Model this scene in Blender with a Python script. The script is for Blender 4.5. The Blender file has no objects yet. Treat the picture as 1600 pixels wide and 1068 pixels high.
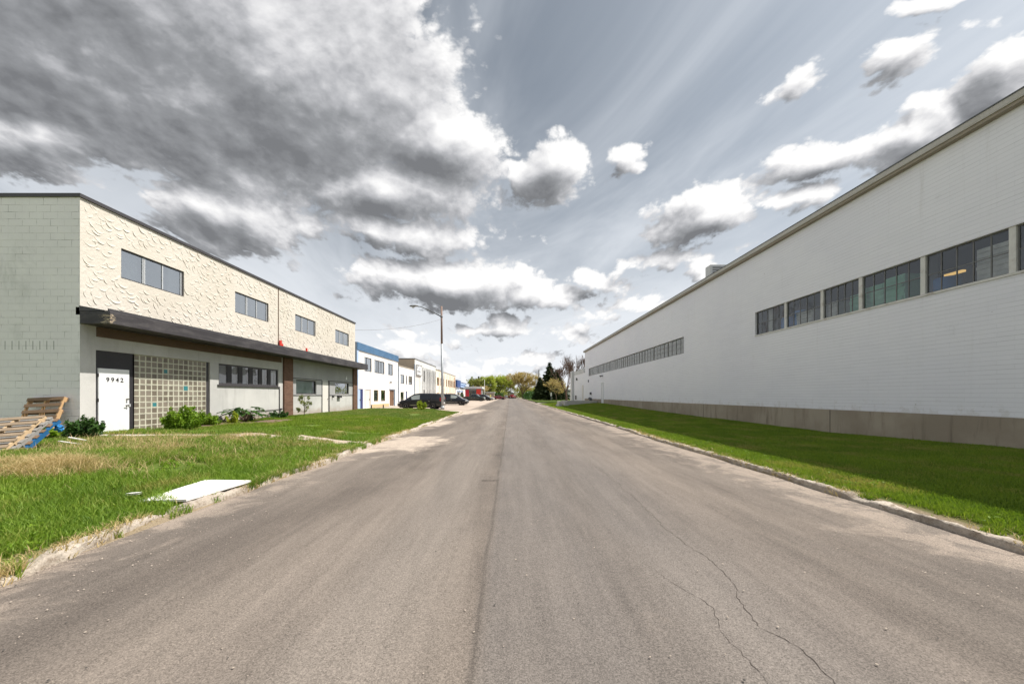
import bpy, bmesh, math, random
import numpy as np
from mathutils import Vector, Matrix, noise as mnoise
R = math.radians
sc = bpy.context.scene
COL = sc.collection
# ------------------------------------------------------------------ camera
EYE = 1.55
F = 580.0                     # focal length in pixels of the 1600 px wide photo
cam = bpy.data.cameras.new('camera')
cam.sensor_width = 36; cam.lens = 36 * F / 1600
cam.shift_x = 0.002; cam.shift_y = (617 - 534) / 1600
cam.clip_start = 0.05; cam.clip_end = 6000
camo = bpy.data.objects.new('camera', cam); COL.objects.link(camo)
camo.location = (0, 0, EYE); camo.rotation_euler = (R(90), 0, 0)
sc.camera = camo
sc.render.resolution_x = 1024; sc.render.resolution_y = 683
sc.view_settings.view_transform = 'Standard'; sc.view_settings.look = 'None'
sc.view_settings.exposure = 0.45; sc.view_settings.gamma = 1.0
sc.view_settings.use_curve_mapping = False
sc.render.engine = 'CYCLES'
sc.cycles.max_bounces = 6; sc.cycles.transparent_max_bounces = 12
sc.cycles.caustics_reflective = False; sc.cycles.caustics_refractive = False
sc.cycles.use_denoising = True

SUN_EL, SUN_AZ = 58.0, 84.0    # azimuth from +Y towards +X
sd = Vector((math.cos(R(SUN_EL)) * math.sin(R(SUN_AZ)), math.cos(R(SUN_EL)) * math.cos(R(SUN_AZ)), math.sin(R(SUN_EL))))
sun = bpy.data.lights.new('sun', 'SUN'); sun.energy = 4.9; sun.angle = R(0.6); sun.color = (1.0, 0.95, 0.87)
suno = bpy.data.objects.new('sun', sun); COL.objects.link(suno)
suno.rotation_euler = (-sd).to_track_quat('-Z', 'Y').to_euler()
suno.location = (20, 0, 40)

# ------------------------------------------------------------------ node language
class Sk:
    __slots__ = ('nt', 's')
    def __init__(self, nt, s): self.nt = nt; self.s = s
    def _m(self, op, *a, clamp=False):
        n = self.nt.nodes.new('ShaderNodeMath'); n.operation = op; n.use_clamp = clamp
        for i, v in enumerate(a): put(self.nt, n.inputs[i], v)
        return Sk(self.nt, n.outputs[0])
    def __add__(s, o): return s._m('ADD', s, o)
    def __radd__(s, o): return s._m('ADD', o, s)
    def __sub__(s, o): return s._m('SUBTRACT', s, o)
    def __rsub__(s, o): return s._m('SUBTRACT', o, s)
    def __mul__(s, o): return s._m('MULTIPLY', s, o)
    def __rmul__(s, o): return s._m('MULTIPLY', o, s)
    def __truediv__(s, o): return s._m('DIVIDE', s, o)
    def __rtruediv__(s, o): return s._m('DIVIDE', o, s)
    def clamp(s): return s._m('ADD', s, 0.0, clamp=True)
    def max(s, o): return s._m('MAXIMUM', s, o)
    def min(s, o): return s._m('MINIMUM', s, o)
    def abs(s): return s._m('ABSOLUTE', s)
    def pow(s, o): return s._m('POWER', s, o)
    def log(s): return s._m('LOGARITHM', s, math.e)
    def sin(s): return s._m('SINE', s)
    def ramp(s, a, b, c=0.0, d=1.0, smooth=True):
        n = s.nt.nodes.new('ShaderNodeMapRange'); n.interpolation_type = 'SMOOTHSTEP' if smooth else 'LINEAR'; n.clamp = True
        for i, v in enumerate((s, a, b, c, d)): put(s.nt, n.inputs[i], v)
        return Sk(s.nt, n.outputs[0])
def put(nt, inp, v):
    if isinstance(v, Sk): nt.links.new(v.s, inp)
    else:
        if isinstance(v, (tuple, list)) and len(v) == 3 and len(inp.default_value) == 4: v = (*v, 1.0)
        inp.default_value = v
class NT:
    def __init__(self, nt): self.nt = nt
    def node(self, t, **k):
        n = self.nt.nodes.new(t)
        for a, b in k.items(): setattr(n, a, b)
        return n
    def sk(self, s): return Sk(self.nt, s)
    def comb(self, x, y, z):
        n = self.node('ShaderNodeCombineXYZ')
        for i, v in enumerate((x, y, z)): put(self.nt, n.inputs[i], v)
        return self.sk(n.outputs[0])
    def sep(self, v):
        n = self.node('ShaderNodeSeparateXYZ'); put(self.nt, n.inputs[0], v)
        return [self.sk(o) for o in n.outputs]
    def noise(self, vec, scale=5, detail=4, rough=0.5, dist=0.0, col=False):
        n = self.node('ShaderNodeTexNoise')
        if vec is not None: put(self.nt, n.inputs['Vector'], vec)
        n.inputs['Scale'].default_value = scale; n.inputs['Detail'].default_value = detail
        n.inputs['Roughness'].default_value = rough; n.inputs['Distortion'].default_value = dist
        return self.sk(n.outputs['Color' if col else 'Fac'])
    def voro(self, vec, scale=5, feature='F1', out='Distance', rnd=1.0):
        n = self.node('ShaderNodeTexVoronoi', feature=feature)
        if vec is not None: put(self.nt, n.inputs['Vector'], vec)
        n.inputs['Scale'].default_value = scale; n.inputs['Randomness'].default_value = rnd
        return self.sk(n.outputs[out])
    def vm(self, op, a, b=None, c=None, scale=None):
        n = self.node('ShaderNodeVectorMath', operation=op); put(self.nt, n.inputs[0], a)
        if b is not None: put(self.nt, n.inputs[1], b)
        if scale is not None: put(self.nt, n.inputs['Scale'], scale)
        return self.sk(n.outputs['Value'] if op in ('LENGTH', 'DISTANCE', 'DOT_PRODUCT') else n.outputs[0])
    def mapping(self, vec, loc=(0, 0, 0), rot=(0, 0, 0), scale=(1, 1, 1), t='POINT'):
        n = self.node('ShaderNodeMapping', vector_type=t); put(self.nt, n.inputs[0], vec)
        n.inputs[1].default_value = loc; n.inputs[2].default_value = rot; n.inputs[3].default_value = scale
        return self.sk(n.outputs[0])
    def mix(self, f, a, b, mode='MIX'):
        n = self.node('ShaderNodeMix', data_type='RGBA', blend_type=mode)
        put(self.nt, n.inputs[0], f); put(self.nt, n.inputs[6], a); put(self.nt, n.inputs[7], b)
        return self.sk(n.outputs[2])
    def pos(self): return self.sk(self.node('ShaderNodeNewGeometry').outputs['Position'])
    def obj(self): return self.sk(self.node('ShaderNodeTexCoord').outputs['Object'])
    def attr(self, name): return self.sk(self.node('ShaderNodeAttribute', attribute_name=name).outputs['Fac'])
    def bump(self, h, dist=0.01, strength=1.0):
        n = self.node('ShaderNodeBump'); n.inputs['Distance'].default_value = dist; n.inputs['Strength'].default_value = strength
        put(self.nt, n.inputs['Height'], h); return self.sk(n.outputs[0])
    def brick(self, vec, bw, bh, mortar=0.01, smooth=0.1, off=0.5, c1=(1, 1, 1), c2=(1, 1, 1), cm=(0, 0, 0)):
        n = self.node('ShaderNodeTexBrick'); put(self.nt, n.inputs['Vector'], vec)
        n.offset = off; n.inputs['Scale'].default_value = 1; n.inputs['Mortar Size'].default_value = mortar
        n.inputs['Mortar Smooth'].default_value = smooth; n.inputs['Brick Width'].default_value = bw; n.inputs['Row Height'].default_value = bh
        put(self.nt, n.inputs['Color1'], c1); put(self.nt, n.inputs['Color2'], c2); put(self.nt, n.inputs['Mortar'], cm)
        return self.sk(n.outputs['Color']), self.sk(n.outputs['Fac'])

# ------------------------------------------------------------------ world: sky with clouds (a function of direction only)
W = bpy.data.worlds.new('World'); sc.world = W; W.use_nodes = True
wt = W.node_tree; wt.nodes.clear(); w = NT(wt)
# density group: vector p = (x/y, z/y) of the direction
def px(x, y): return ((x - 797) / F, (617 - y) / F)
BLOBS = [  # centre x, y, radius x, y, tilt (deg, counter-clockwise), softness weight
 (120, -30, 620, 330, -12, 1.5), (420, 110, 350, 250, -14, 1.3), (560, 95, 130, 150, 20, .8), (690, 225, 140, 85, -8, .8),
 (600, 290, 215, 75, -4, .8), (350, 330, 165, 85, -8, .8), (610, 356, 225, 44, -6, .6), (60, 215, 260, 60, -6, .7),
 (868, 262, 72, 70, 20, .8), (975, 241, 36, 24, 10, .4), (705, 438, 175, 54, -3, .9), (820, 455, 90, 34, -8, .6), (1010, 470, 70, 16, 4, .35), (640, 570, 90, 16, 0, .35), (750, 520, 50, 14, 0, .35), (860, 462, 70, 24, 0, .4), (650, 548, 85, 24, 0, .4),
 (790, 502, 75, 22, 0, .4), (895, 524, 60, 22, 0, .4), (930, 436, 60, 24, 0, .45), (1105, 345, 110, 52, 8, .75), (725, 578, 110, 20, 0, .35),
 (1040, 405, 80, 18, 6, .35), (1095, 415, 40, 26, 0, .45), (1285, 240, 115, 40, 14, .65), (1430, 205, 130, 52, 26, .85), (840, 560, 120, 12, 0, .3),
 (1575, 115, 105, 60, 32, .85), (1235, 128, 80, 25, 38, .45), (1415, 88, 85, 30, 24, .5), (1465, 12, 75, 18, 12, .45), (930, 492, 50, 16, 0, .35),
 (1435, 158, 25, 20, 30, .3), (1240, 305, 130, 26, 8, .45)]
dg = bpy.data.node_groups.new('cloud_density', 'ShaderNodeTree')
dg.interface.new_socket('p', in_out='INPUT', socket_type='NodeSocketVector')
dg.interface.new_socket('d', in_out='OUTPUT', socket_type='NodeSocketFloat')
g = NT(dg); gi = g.node('NodeGroupInput'); go = g.node('NodeGroupOutput')
p = g.sk(gi.outputs[0]); pu, pv, _ = g.sep(p)
den = pv.max(-0.1) + 0.36
q = g.comb(pu / den, den.log() * 1.15, 0.0)
warp = g.noise(q, 3.2, 3, 0.55, col=True)
warpv = g.vm('SCALE', g.vm('SUBTRACT', warp, (0.5, 0.5, 0.5)), scale=den * 0.17)
pw = g.vm('ADD', p, warpv)
m = None
for (cx, cy, rx, ry, tilt, wt_) in BLOBS:
    c = px(cx, cy)
    mp = g.mapping(pw, (c[0], c[1], 0), (0, 0, R(tilt)), (rx / F, ry / F, 1), 'TEXTURE')
    val = (1.0 - g.vm('LENGTH', mp)) * wt_
    m = val if m is None else m.max(val)
f1 = g.noise(q, 4.6, 12, 0.60, 0.25)
bil = (g.noise(q, 9.0, 2, 0.5) - 0.5).abs() * 1.5 + (g.noise(q, 21.0, 3, 0.55) - 0.5).abs() * 0.9 - 0.17
fl = g.noise(q, 3.0, 3, 0.5)
m = m.max(pv.ramp(0.10, 0.62, -0.16, -0.58))
out = m * 0.95 + (f1 - 0.52) * 1.30 + bil * 0.62
# the rest of the sky (sides, behind the camera): scattered clouds
gen = (g.noise(q, 2.1, 3, 0.5) - 0.5) * 2.4 - 0.12 + (f1 - 0.5) * 1.2 + bil * 0.5
outm = pu.abs().ramp(1.45, 1.9)
dg.links.new((out * (1.0 - outm) + gen * outm).s, go.inputs[0])
dg.interface.new_socket('soft', in_out='OUTPUT', socket_type='NodeSocketFloat')
soft = (m * 0.95 + (fl - 0.5) * 0.75) * (1.0 - outm) + gen * outm
dg.links.new(soft.s, go.inputs[1])

tc = w.node('ShaderNodeTexCoord'); dirv = w.vm('NORMALIZE', w.sk(tc.outputs['Generated']))
dx, dy, dz = w.sep(dirv)
ya = dy.abs().max(0.10)
u = dx / ya + (dy.ramp(-0.02, 0.02, 5.0, 0.0)); v = dz / ya
P = w.comb(u, v, 0.0)
def dens(off):
    n = w.node('ShaderNodeGroup'); n.node_tree = dg
    put(wt, n.inputs[0], w.vm('ADD', P, off)); return w.sk(n.outputs[0]), w.sk(n.outputs[1])
d0, s0 = dens((0, 0, 0)); d1, s2 = dens((0.028, 0.048, 0))
alpha = d0.ramp(0.0, 0.20)
thick = s0.ramp(0.02, 0.62)
relief = (d0 - d1) * (0.88 - thick * 0.30) + (s0 - s2) * 1.1
lit = 0.70 + relief * 1.08 - thick * 0.30 + d0.ramp(0.0, 0.14, 0.10, 0.0)
ccol = w.node('ShaderNodeValToRGB'); cr = ccol.color_ramp
cr.elements[0].position = 0.0; cr.elements[0].color = (0.15, 0.155, 0.165, 1)
cr.elements[1].position = 1.0; cr.elements[1].color = (0.76, 0.755, 0.75, 1)
for ps, cc in ((0.3, (0.235, 0.242, 0.255)), (0.52, (0.37, 0.375, 0.392)), (0.74, (0.56, 0.56, 0.572))):
    e = cr.elements.new(ps); e.color = (*cc, 1)
put(wt, ccol.inputs[0], lit); cloud = w.sk(ccol.outputs[0])
sky = w.node('ShaderNodeTexSky', sky_type='NISHITA'); sky.sun_disc = False
sky.sun_elevation = R(SUN_EL); sky.sun_rotation = R(SUN_AZ); sky.air_density = 1.0; sky.dust_density = 1.6; sky.ozone_density = 1.6
SKYS = 0.10
base = w.vm('SCALE', w.sk(sky.outputs[0]), scale=SKYS)
bx_, by_, bz_ = w.sep(base); lum = bx_ * 0.3 + by_ * 0.5 + bz_ * 0.2
base = w.mix(0.80, base, w.comb(lum * 0.86, lum * 0.955, lum * 1.04))
# thin high cloud: streaks that run along the street in the cloud layer, and a pale band low down
zc = dz.max(0.04)
st = w.noise(w.comb(dx / zc * 1.1 + dy / zc * 0.2, dy / zc * 0.35, 0.0), 0.9, 6, 0.60, 0.6)
veil = st.ramp(0.32, 0.70) * 0.62
low = dz.ramp(0.0, 0.50, 0.95, 0.0)
base = w.mix(veil, base, (0.62, 0.65, 0.69))
base = w.mix(low, base, (0.66, 0.68, 0.71))
skyc = w.mix(alpha, base, cloud)
skyc = w.mix(dz.ramp(-0.02, 0.0, 1.0, 0.0), skyc, (0.25, 0.24, 0.22))
bg = w.node('ShaderNodeBackground'); put(wt, bg.inputs[0], w.vm('SCALE', skyc, scale=1.0 / SKYS)); bg.inputs[1].default_value = SKYS
wo = w.node('ShaderNodeOutputWorld'); wt.links.new(bg.outputs[0], wo.inputs[0])
try: W.cycles.sampling_method = 'MANUAL'; W.cycles.sample_map_resolution = 512
except Exception: pass

# ------------------------------------------------------------------ materials
MATS = {}
def newmat(name):
    m = bpy.data.materials.new(name); m.use_nodes = True; m.node_tree.nodes.clear(); return m, NT(m.node_tree)
def finish(m, n, col, rough=0.8, normal=None, metal=0.0, spec=None, extra=None):
    b = n.node('ShaderNodeBsdfPrincipled'); o = n.node('ShaderNodeOutputMaterial')
    put(n.nt, b.inputs['Base Color'], col); put(n.nt, b.inputs['Roughness'], rough); put(n.nt, b.inputs['Metallic'], metal)
    if spec is not None: put(n.nt, b.inputs['Specular IOR Level'], spec)
    if normal is not None: n.nt.links.new(normal.s, b.inputs['Normal'])
    if extra:
        for k, v in extra.items(): put(n.nt, b.inputs[k], v)
    n.nt.links.new(b.outputs[0], o.inputs[0]); MATS[m.name] = m; return m
def plain(name, col, rough=0.7, var=0.12, scale=3.0, metal=0.0, bump=0.0, bscale=40, dirt=None, dirtamt=0.0, obj=False, spec=None, extra=None):
    """paint, concrete, metal: base colour with wear at two scales"""
    m, n = newmat(name); P0 = n.obj() if obj else n.pos()
    a = n.noise(P0, scale, 5, 0.6); b = n.noise(P0, scale * 9, 4, 0.6)
    f = (a - 0.5) * 2 * var + (b - 0.5) * var + 1.0
    c = n.vm('SCALE', tuple(col), scale=f)
    if dirt:
        dm = n.noise(P0, scale * 0.7, 8, 0.68, 0.4).ramp(0.5, 0.72) * dirtamt
        c = n.mix(dm, c, dirt)
    nm = n.bump(n.noise(P0, bscale, 4, 0.6), 0.004, bump) if bump else None
    return finish(m, n, c, rough, nm, metal, spec, extra)

def M_road():
    m, n = newmat('road_asphalt'); P0 = n.pos(); x, y, z = n.sep(P0)
    Pl = n.comb(x, y * 0.10, 0.0)
    lanes = n.noise(Pl, 1.1, 4, 0.55); fine = n.noise(Pl, 5.5, 5, 0.6)
    blot = n.noise(P0, 0.9, 6, 0.62); grain = n.noise(P0, 85, 3, 0.7); agg = n.voro(P0, 150, out='Color')
    ax, ay, az = n.sep(agg)
    c = n.mix(lanes.ramp(0.35, 0.65), (0.155, 0.129, 0.110), (0.245, 0.207, 0.176))
    c = n.mix(blot.ramp(0.35, 0.7) * 0.5, c, (0.25, 0.21, 0.178))
    big = n.noise(n.comb(x, y * 0.28, 1.0), 0.55, 6, 0.65, 0.8); c = n.mix(big.ramp(0.42, 0.66) * 0.5, c, (0.125, 0.107, 0.095))
    # the strip laid right of the seam is greyer
    seam = x + (n.noise(P0, 0.5, 3) - 0.5) * 0.12
    c = n.mix(seam.ramp(-0.28, -0.12) * seam.ramp(1.5, 3.0, 1, 0) * 0.45, c, (0.205, 0.188, 0.178))
    sl = ((seam + 0.22).abs()).ramp(0.0, 0.035, 1, 0) * n.noise(P0, 2.5, 4).ramp(0.2, 0.5)
    c = n.mix(sl * 0.75, c, (0.115, 0.098, 0.085))
    for tx, tw in ((-3.0, .45), (-1.75, .35), (1.0, .4), (2.45, .45)): c = n.mix(((x - tx + (n.noise(n.comb(0.0, y * .2, tx)) - .5) * .5).abs()).ramp(0.05, tw, 1, 0) * 0.22, c, (0.13, 0.108, 0.092) if tx in (-3.0, 1.0) else (0.27, 0.23, 0.20))
    c = n.mix(((seam + 1.0).abs()).ramp(0.1, 0.75, 1, 0) * 0.4, c, (0.29, 0.255, 0.225))
    # pale grit towards both kerbs and in patches
    sand = n.noise(P0, 1.3, 9, 0.7, 0.6)
    edge = (x * -1.0 - 2.9).ramp(0.0, 1.5) .max((x - 3.0).ramp(0.0, 2.1))
    sm = (sand + edge * 0.22).ramp(0.60, 0.74) * (edge * 0.45 + 0.14)
    c = n.mix(sm, c, (0.47, 0.385, 0.315))
    # sand washed out of the lawn path and the drive
    for (sx, sy, rx_, ry_) in ((-3.4, 11.9, 1.5, 2.6), (-3.9, 20.0, 0.9, 2.5), (-3.9, 34, 1.6, 8.0)):
        dd = n.vm('LENGTH', n.mapping(P0, (sx, sy, 0), (0, 0, R(-8)), (rx_, ry_, 50), 'TEXTURE'))
        c = n.mix(((1.15 - dd) + (sand - 0.5) * 2.2).ramp(0.15, 0.7) * 0.8, c, (0.60, 0.50, 0.41))
    stripe = n.noise(n.comb(x * 1.0, y * 0.04, 3.0), 14, 3, 0.6)
    c = n.vm('SCALE', c, scale=0.67 + stripe * 0.24 + (grain - 0.5) * 0.8 + (ax - 0.5) * 0.5 + (fine - 0.5) * 0.35)
    peb = n.voro(P0, 26); c = n.mix(peb.ramp(0.03, 0.06, 1, 0) * sand.ramp(0.46, 0.6) * 0.7, c, (0.58, 0.50, 0.42))
    h = grain * 0.5 + ax * 0.4 + blot * 0.6
    return finish(m, n, c, 0.86, n.bump(h, 0.006, 0.75), spec=0.25)
M_road()
def M_lawn(name, greens, dry, soil, mow=False):
    m, n = newmat(name); P0 = n.pos(); a = n.noise(P0, 0.55, 5, 0.6); b = n.noise(P0, 6, 6, 0.65); c_ = n.noise(P0, 60, 4, 0.7)
    Ps = n.mapping(P0, scale=(1, 0.45, 1)); d = n.noise(Ps, 1.6, 5, 0.6)
    c = n.mix(b, greens[0], greens[1]); c = n.mix(d.ramp(0.5, 0.72) * 0.75, c, dry); c = n.mix(a.ramp(0.55, 0.75) * 0.5 * b, c, soil)
    x_, y_, z_ = n.sep(P0); ed = (x_ + 4.42).ramp(-.1, .1) * (x_ - 5.22).ramp(-.08, .06, 1, 0)
    c = n.mix(ed * 0.9, c, (0.36, 0.28, 0.20))
    c = n.vm('SCALE', c, scale=0.55 + c_ * 0.9)
    return finish(m, n, c, 0.95, n.bump(c_ + b, 0.03, 1.0), spec=0.1)
M_lawn('lawn_left', ((0.08, 0.13, 0.025), (0.15, 0.20, 0.04)), (0.34, 0.27, 0.13), (0.20, 0.14, 0.09))
M_lawn('lawn_right', ((0.045, 0.085, 0.014), (0.09, 0.13, 0.022)), (0.19, 0.165, 0.07), (0.14, 0.12, 0.06))
def M_ground():
    m, n = newmat('gravel_lot'); P0 = n.pos(); a = n.noise(P0, 0.25, 6, 0.6); b = n.noise(P0, 4, 6, 0.7); g_ = n.noise(P0, 50, 3, 0.7)
    c = n.mix(a.ramp(0.35, 0.65), (0.46, 0.39, 0.33), (0.34, 0.27, 0.215)); c = n.vm('SCALE', c, scale=0.7 + b * 0.35 + g_ * 0.25)
    return finish(m, n, c, 0.95, n.bump(g_, 0.01, 0.6))
M_ground()
def M_kerb():
    m, n = newmat('kerb_concrete'); P0 = n.pos(); a = n.noise(P0, 2.2, 8, 0.7, 0.3); b = n.noise(P0, 40, 4, 0.7)
    c = n.mix(a.ramp(0.35, 0.62), (0.33, 0.275, 0.22), (0.50, 0.44, 0.37)); c = n.mix(n.noise(P0, 9, 7, 0.75).ramp(0.5, 0.64) * 0.8, c, (0.22, 0.17, 0.12))
    c = n.vm('SCALE', c, scale=0.65 + b * 0.7)
    return finish(m, n, c, 0.95, n.bump(b + a, 0.02, 1.0))
M_kerb()
def M_leaf(name, c1, c2, trans=0.35, rough=0.55):
    m, n = newmat(name); r = n.attr('rnd'); P0 = n.pos()
    c = n.mix((r * 0.7 + n.noise(P0, 1.4, 3) * 0.5 - 0.1).clamp(), c1, c2)
    if name.startswith('grass'):
        dn = n.noise(n.mapping(P0, scale=(1, .35, 1)), 1.5, 6, .62)
        c = n.mix(((dn - 0.50) * 4.2 + (r - 0.55) * 1.2).ramp(0.0, 0.8) * 0.75, c, (0.40, 0.33, 0.12))
    b = n.node('ShaderNodeBsdfPrincipled'); put(n.nt, b.inputs['Base Color'], c); b.inputs['Roughness'].default_value = rough
    b.inputs['Specular IOR Level'].default_value = 0.25
    t = n.node('ShaderNodeBsdfTranslucent'); put(n.nt, t.inputs[0], n.vm('MULTIPLY', c, (1.15, 1.25, 0.7)))
    mx = n.node('ShaderNodeMixShader'); mx.inputs[0].default_value = trans
    n.nt.links.new(b.outputs[0], mx.inputs[1]); n.nt.links.new(t.outputs[0], mx.inputs[2])
    o = n.node('ShaderNodeOutputMaterial'); n.nt.links.new(mx.outputs[0], o.inputs[0]); MATS[name] = m
M_leaf('grass_tall', (0.06, 0.15, 0.018), (0.31, 0.42, 0.055), 0.36)
M_leaf('grass_mown', (0.06, 0.135, 0.014), (0.34, 0.43, 0.05), 0.36)
M_leaf('grass_far', (0.10, 0.18, 0.03), (0.27, 0.33, 0.08), 0.33)
M_leaf('straw', (0.36, 0.26, 0.11), (0.62, 0.49, 0.27), 0.25)
M_leaf('leaf_fresh', (0.10, 0.21, 0.012), (0.25, 0.36, 0.03), 0.4)
M_leaf('leaf_dark', (0.025, 0.07, 0.015), (0.07, 0.14, 0.03), 0.25, 0.4)
M_leaf('leaf_yellow', (0.22, 0.30, 0.02), (0.42, 0.46, 0.05), 0.4)
M_leaf('leaf_spring', (0.30, 0.36, 0.06), (0.52, 0.54, 0.13), 0.45)
M_leaf('leaf_tan', (0.34, 0.25, 0.115), (0.54, 0.42, 0.22), 0.4)
M_leaf('leaf_olive', (0.21, 0.24, 0.07), (0.36, 0.35, 0.12), 0.4)
M_leaf('needle', (0.012, 0.028, 0.010), (0.055, 0.075, 0.022), 0.1, 0.7)
M_leaf('needle_pale', (0.05, 0.07, 0.02), (0.12, 0.13, 0.04), 0.15, 0.7)
M_leaf('leaf_grey', (0.20, 0.22, 0.10), (0.36, 0.38, 0.18), 0.35)
plain('bark', (0.16, 0.115, 0.08), 0.95, 0.35, 2, bump=1.0, bscale=14)
plain('bark_red', (0.12, 0.075, 0.055), 0.95, 0.35, 2, bump=1.0, bscale=14)

def M_block():
    m, n = newmat('painted_block_wall'); P0 = n.pos(); x, y, z = n.sep(P0)
    pc = n.comb(x + 0.03, z + 0.06, 0.0)
    _, f = n.brick(pc, 0.405, 0.202, 0.006, 0.3)
    st = n.noise(n.comb(x, z * 0.6, y), 0.9, 8, 0.65, 0.5); ln = n.noise(pc, 1.7, 5, 0.7)
    c = n.mix(n.noise(P0, 0.7, 5, 0.6).ramp(0.35, 0.65), (0.79, 0.765, 0.785), (0.85, 0.825, 0.84))
    c = n.mix(st.ramp(0.55, 0.75) * 0.45, c, (0.36, 0.37, 0.36))
    c = n.mix(f * (ln.ramp(0.45, 0.72) * 0.75 + 0.06), c, (0.10, 0.10, 0.09))
    # open vertical drain slots in one course, a mark every half block
    sx = (x / 0.2)._m('FRACT', x / 0.2); slot = (sx - 0.5).abs().ramp(0.03, 0.07, 1, 0) * (z - 2.98).abs().ramp(0.11, 0.14, 1, 0) * x.ramp(-12.95, -12.9, 1, 0)
    c = n.mix(slot * 0.75, c, (0.09, 0.09, 0.09))
    g2 = n.noise(P0, 60, 4, 0.7); c = n.vm('SCALE', c, scale=0.92 + g2 * 0.16)
    return finish(m, n, c, 0.85, n.bump(f * -1.0 + g2 * 0.2, 0.005, 0.8))
M_block()
def M_whitebrick():
    m, n = newmat('white_painted_brick'); P0 = n.pos(); x, y, z = n.sep(P0)
    pc = n.comb(y + (n.noise(P0, 3, 2) - 0.5) * 0.01, z + (n.noise(n.comb(y * 0.4, z, 0.0), 8, 2) - 0.5) * 0.012, 0.0)
    colr, f = n.brick(pc, 0.61, 0.1067, 0.0050, 0.5, c1=(0.99, 0.99, 0.99), c2=(1.015, 1.015, 1.015), cm=(1, 1, 1))
    _, f_ = n.brick(pc, 90.0, 0.1067, 0.0050, 0.5); f = f * 0.35 + f_ * 0.65
    c = n.mix(n.noise(P0, 0.22, 6, 0.6).ramp(0.3, 0.7), (0.81, 0.815, 0.86), (0.86, 0.865, 0.89))
    c = n.vm('MULTIPLY', c, colr)
    ln = n.noise(n.comb(y * 0.35, z * 2.0, 0.0), 2.2, 4, 0.65)
    c = n.mix(f * (ln.ramp(0.35, 0.75) * 0.45 + 0.22), c, (0.34, 0.345, 0.37))
    c = n.mix(n.noise(P0, 1.3, 9, 0.75, 0.3).ramp(0.60, 0.74) * 0.25, c, (0.50, 0.50, 0.50))
    c = n.mix(n.voro(P0, 1.1).ramp(0.012, 0.03, 1, 0) * 0.6, c, (0.28, 0.24, 0.2))
    run = n.noise(n.comb(y * 2.2, z * 0.16, 0.0), 1.6, 7, 0.7); c = n.mix(run.ramp(0.55, 0.75) * (z.ramp(5.5, 8.0) * 0.25 + z.ramp(2.0, 4.2) * z.ramp(4.25, 4.2, 0, 1) * 0.16 + 0.05), c, (0.42, 0.39, 0.34))
    c = n.mix((n.noise(n.comb(y * 1.5, z * 1.2, 5.0), 2.0, 6, 0.7) + z.ramp(1.05, 1.7, 0.22, 0.0, False)).ramp(0.68, 0.78) * z.ramp(1.6, 1.2) * 0.22, c, (0.40, 0.35, 0.28))
    g2 = n.noise(P0, 45, 4, 0.7); c = n.vm('SCALE', c, scale=0.96 + g2 * 0.08)
    return finish(m, n, c, 0.6, n.bump(f * -1.0 + g2 * 0.15 + n.noise(pc, 9, 3) * 0.3, 0.005, 0.6), spec=0.3)
M_whitebrick()
def M_stucco():
    m, n = newmat('cream_stucco'); P0 = n.pos(); x, y, z = n.sep(P0)
    c = n.mix(n.noise(P0, 0.5, 6, 0.6).ramp(0.3, 0.7), (0.59, 0.54, 0.465), (0.64, 0.595, 0.525))
    strk = n.noise(n.comb(x, y * 3.0, z * 0.35), 1.4, 6, 0.65)
    c = n.mix(strk.ramp(0.55, 0.75) * 0.35, c, (0.48, 0.40, 0.28))
    g2 = n.noise(P0, 30, 5, 0.7); c = n.vm('SCALE', c, scale=0.93 + g2 * 0.14)
    h = n.noise(P0, 9, 4, 0.6) + g2 * 0.3
    return finish(m, n, c, 0.9, n.bump(h, 0.02, 0.8))
M_stucco()
def M_render(name, c1, c2, dirt, amt=0.5, low=None):
    m, n = newmat(name); P0 = n.pos(); x, y, z = n.sep(P0)
    c = n.mix(n.noise(P0, 0.6, 6, 0.6).ramp(0.35, 0.65), c1, c2)
    sv = n.noise(n.comb(x * 2.5, y * 2.5, z * 0.3), 1.5, 7, 0.68, 0.3)
    c = n.mix(sv.ramp(0.5, 0.75) * amt, c, dirt)
    if low is not None:
        c = n.mix((n.noise(P0, 2.2, 6, 0.7) * 0.7 + 0.15 - (z - 0.35) * 0.8).ramp(0.05, 0.5) * 0.7, c, low)
    g2 = n.noise(P0, 50, 4, 0.7); c = n.vm('SCALE', c, scale=0.93 + g2 * 0.14)
    return finish(m, n, c, 0.85, n.bump(g2 + n.noise(P0, 7, 3), 0.006, 0.7))
M_render('grey_render', (0.46, 0.455, 0.44), (0.56, 0.55, 0.53), (0.33, 0.32, 0.30), 0.5, (0.36, 0.28, 0.23))
M_render('grey_panel', (0.33, 0.33, 0.335), (0.39, 0.39, 0.39), (0.26, 0.25, 0.24), 0.4)
M_render('white_render', (0.74, 0.72, 0.69), (0.80, 0.785, 0.76), (0.62, 0.57, 0.50), 0.4)
M_render('pale_grey_render', (0.56, 0.57, 0.56), (0.64, 0.645, 0.64), (0.44, 0.44, 0.42), 0.4)
M_render('cream_render', (0.74, 0.66, 0.55), (0.80, 0.73, 0.62), (0.60, 0.48, 0.36), 0.4)
M_render('tan_render', (0.50, 0.39, 0.27), (0.56, 0.45, 0.32), (0.42, 0.31, 0.20), 0.4)
M_render('foundation_concrete', (0.30, 0.25, 0.19), (0.39, 0.335, 0.26), (0.15, 0.12, 0.09), 0.85)
M_render('path_concrete', (0.46, 0.41, 0.36), (0.56, 0.50, 0.44), (0.32, 0.26, 0.20), 0.6)
M_render('block_concrete', (0.42, 0.40, 0.38), (0.52, 0.50, 0.47), (0.30, 0.27, 0.24), 0.5)
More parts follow.
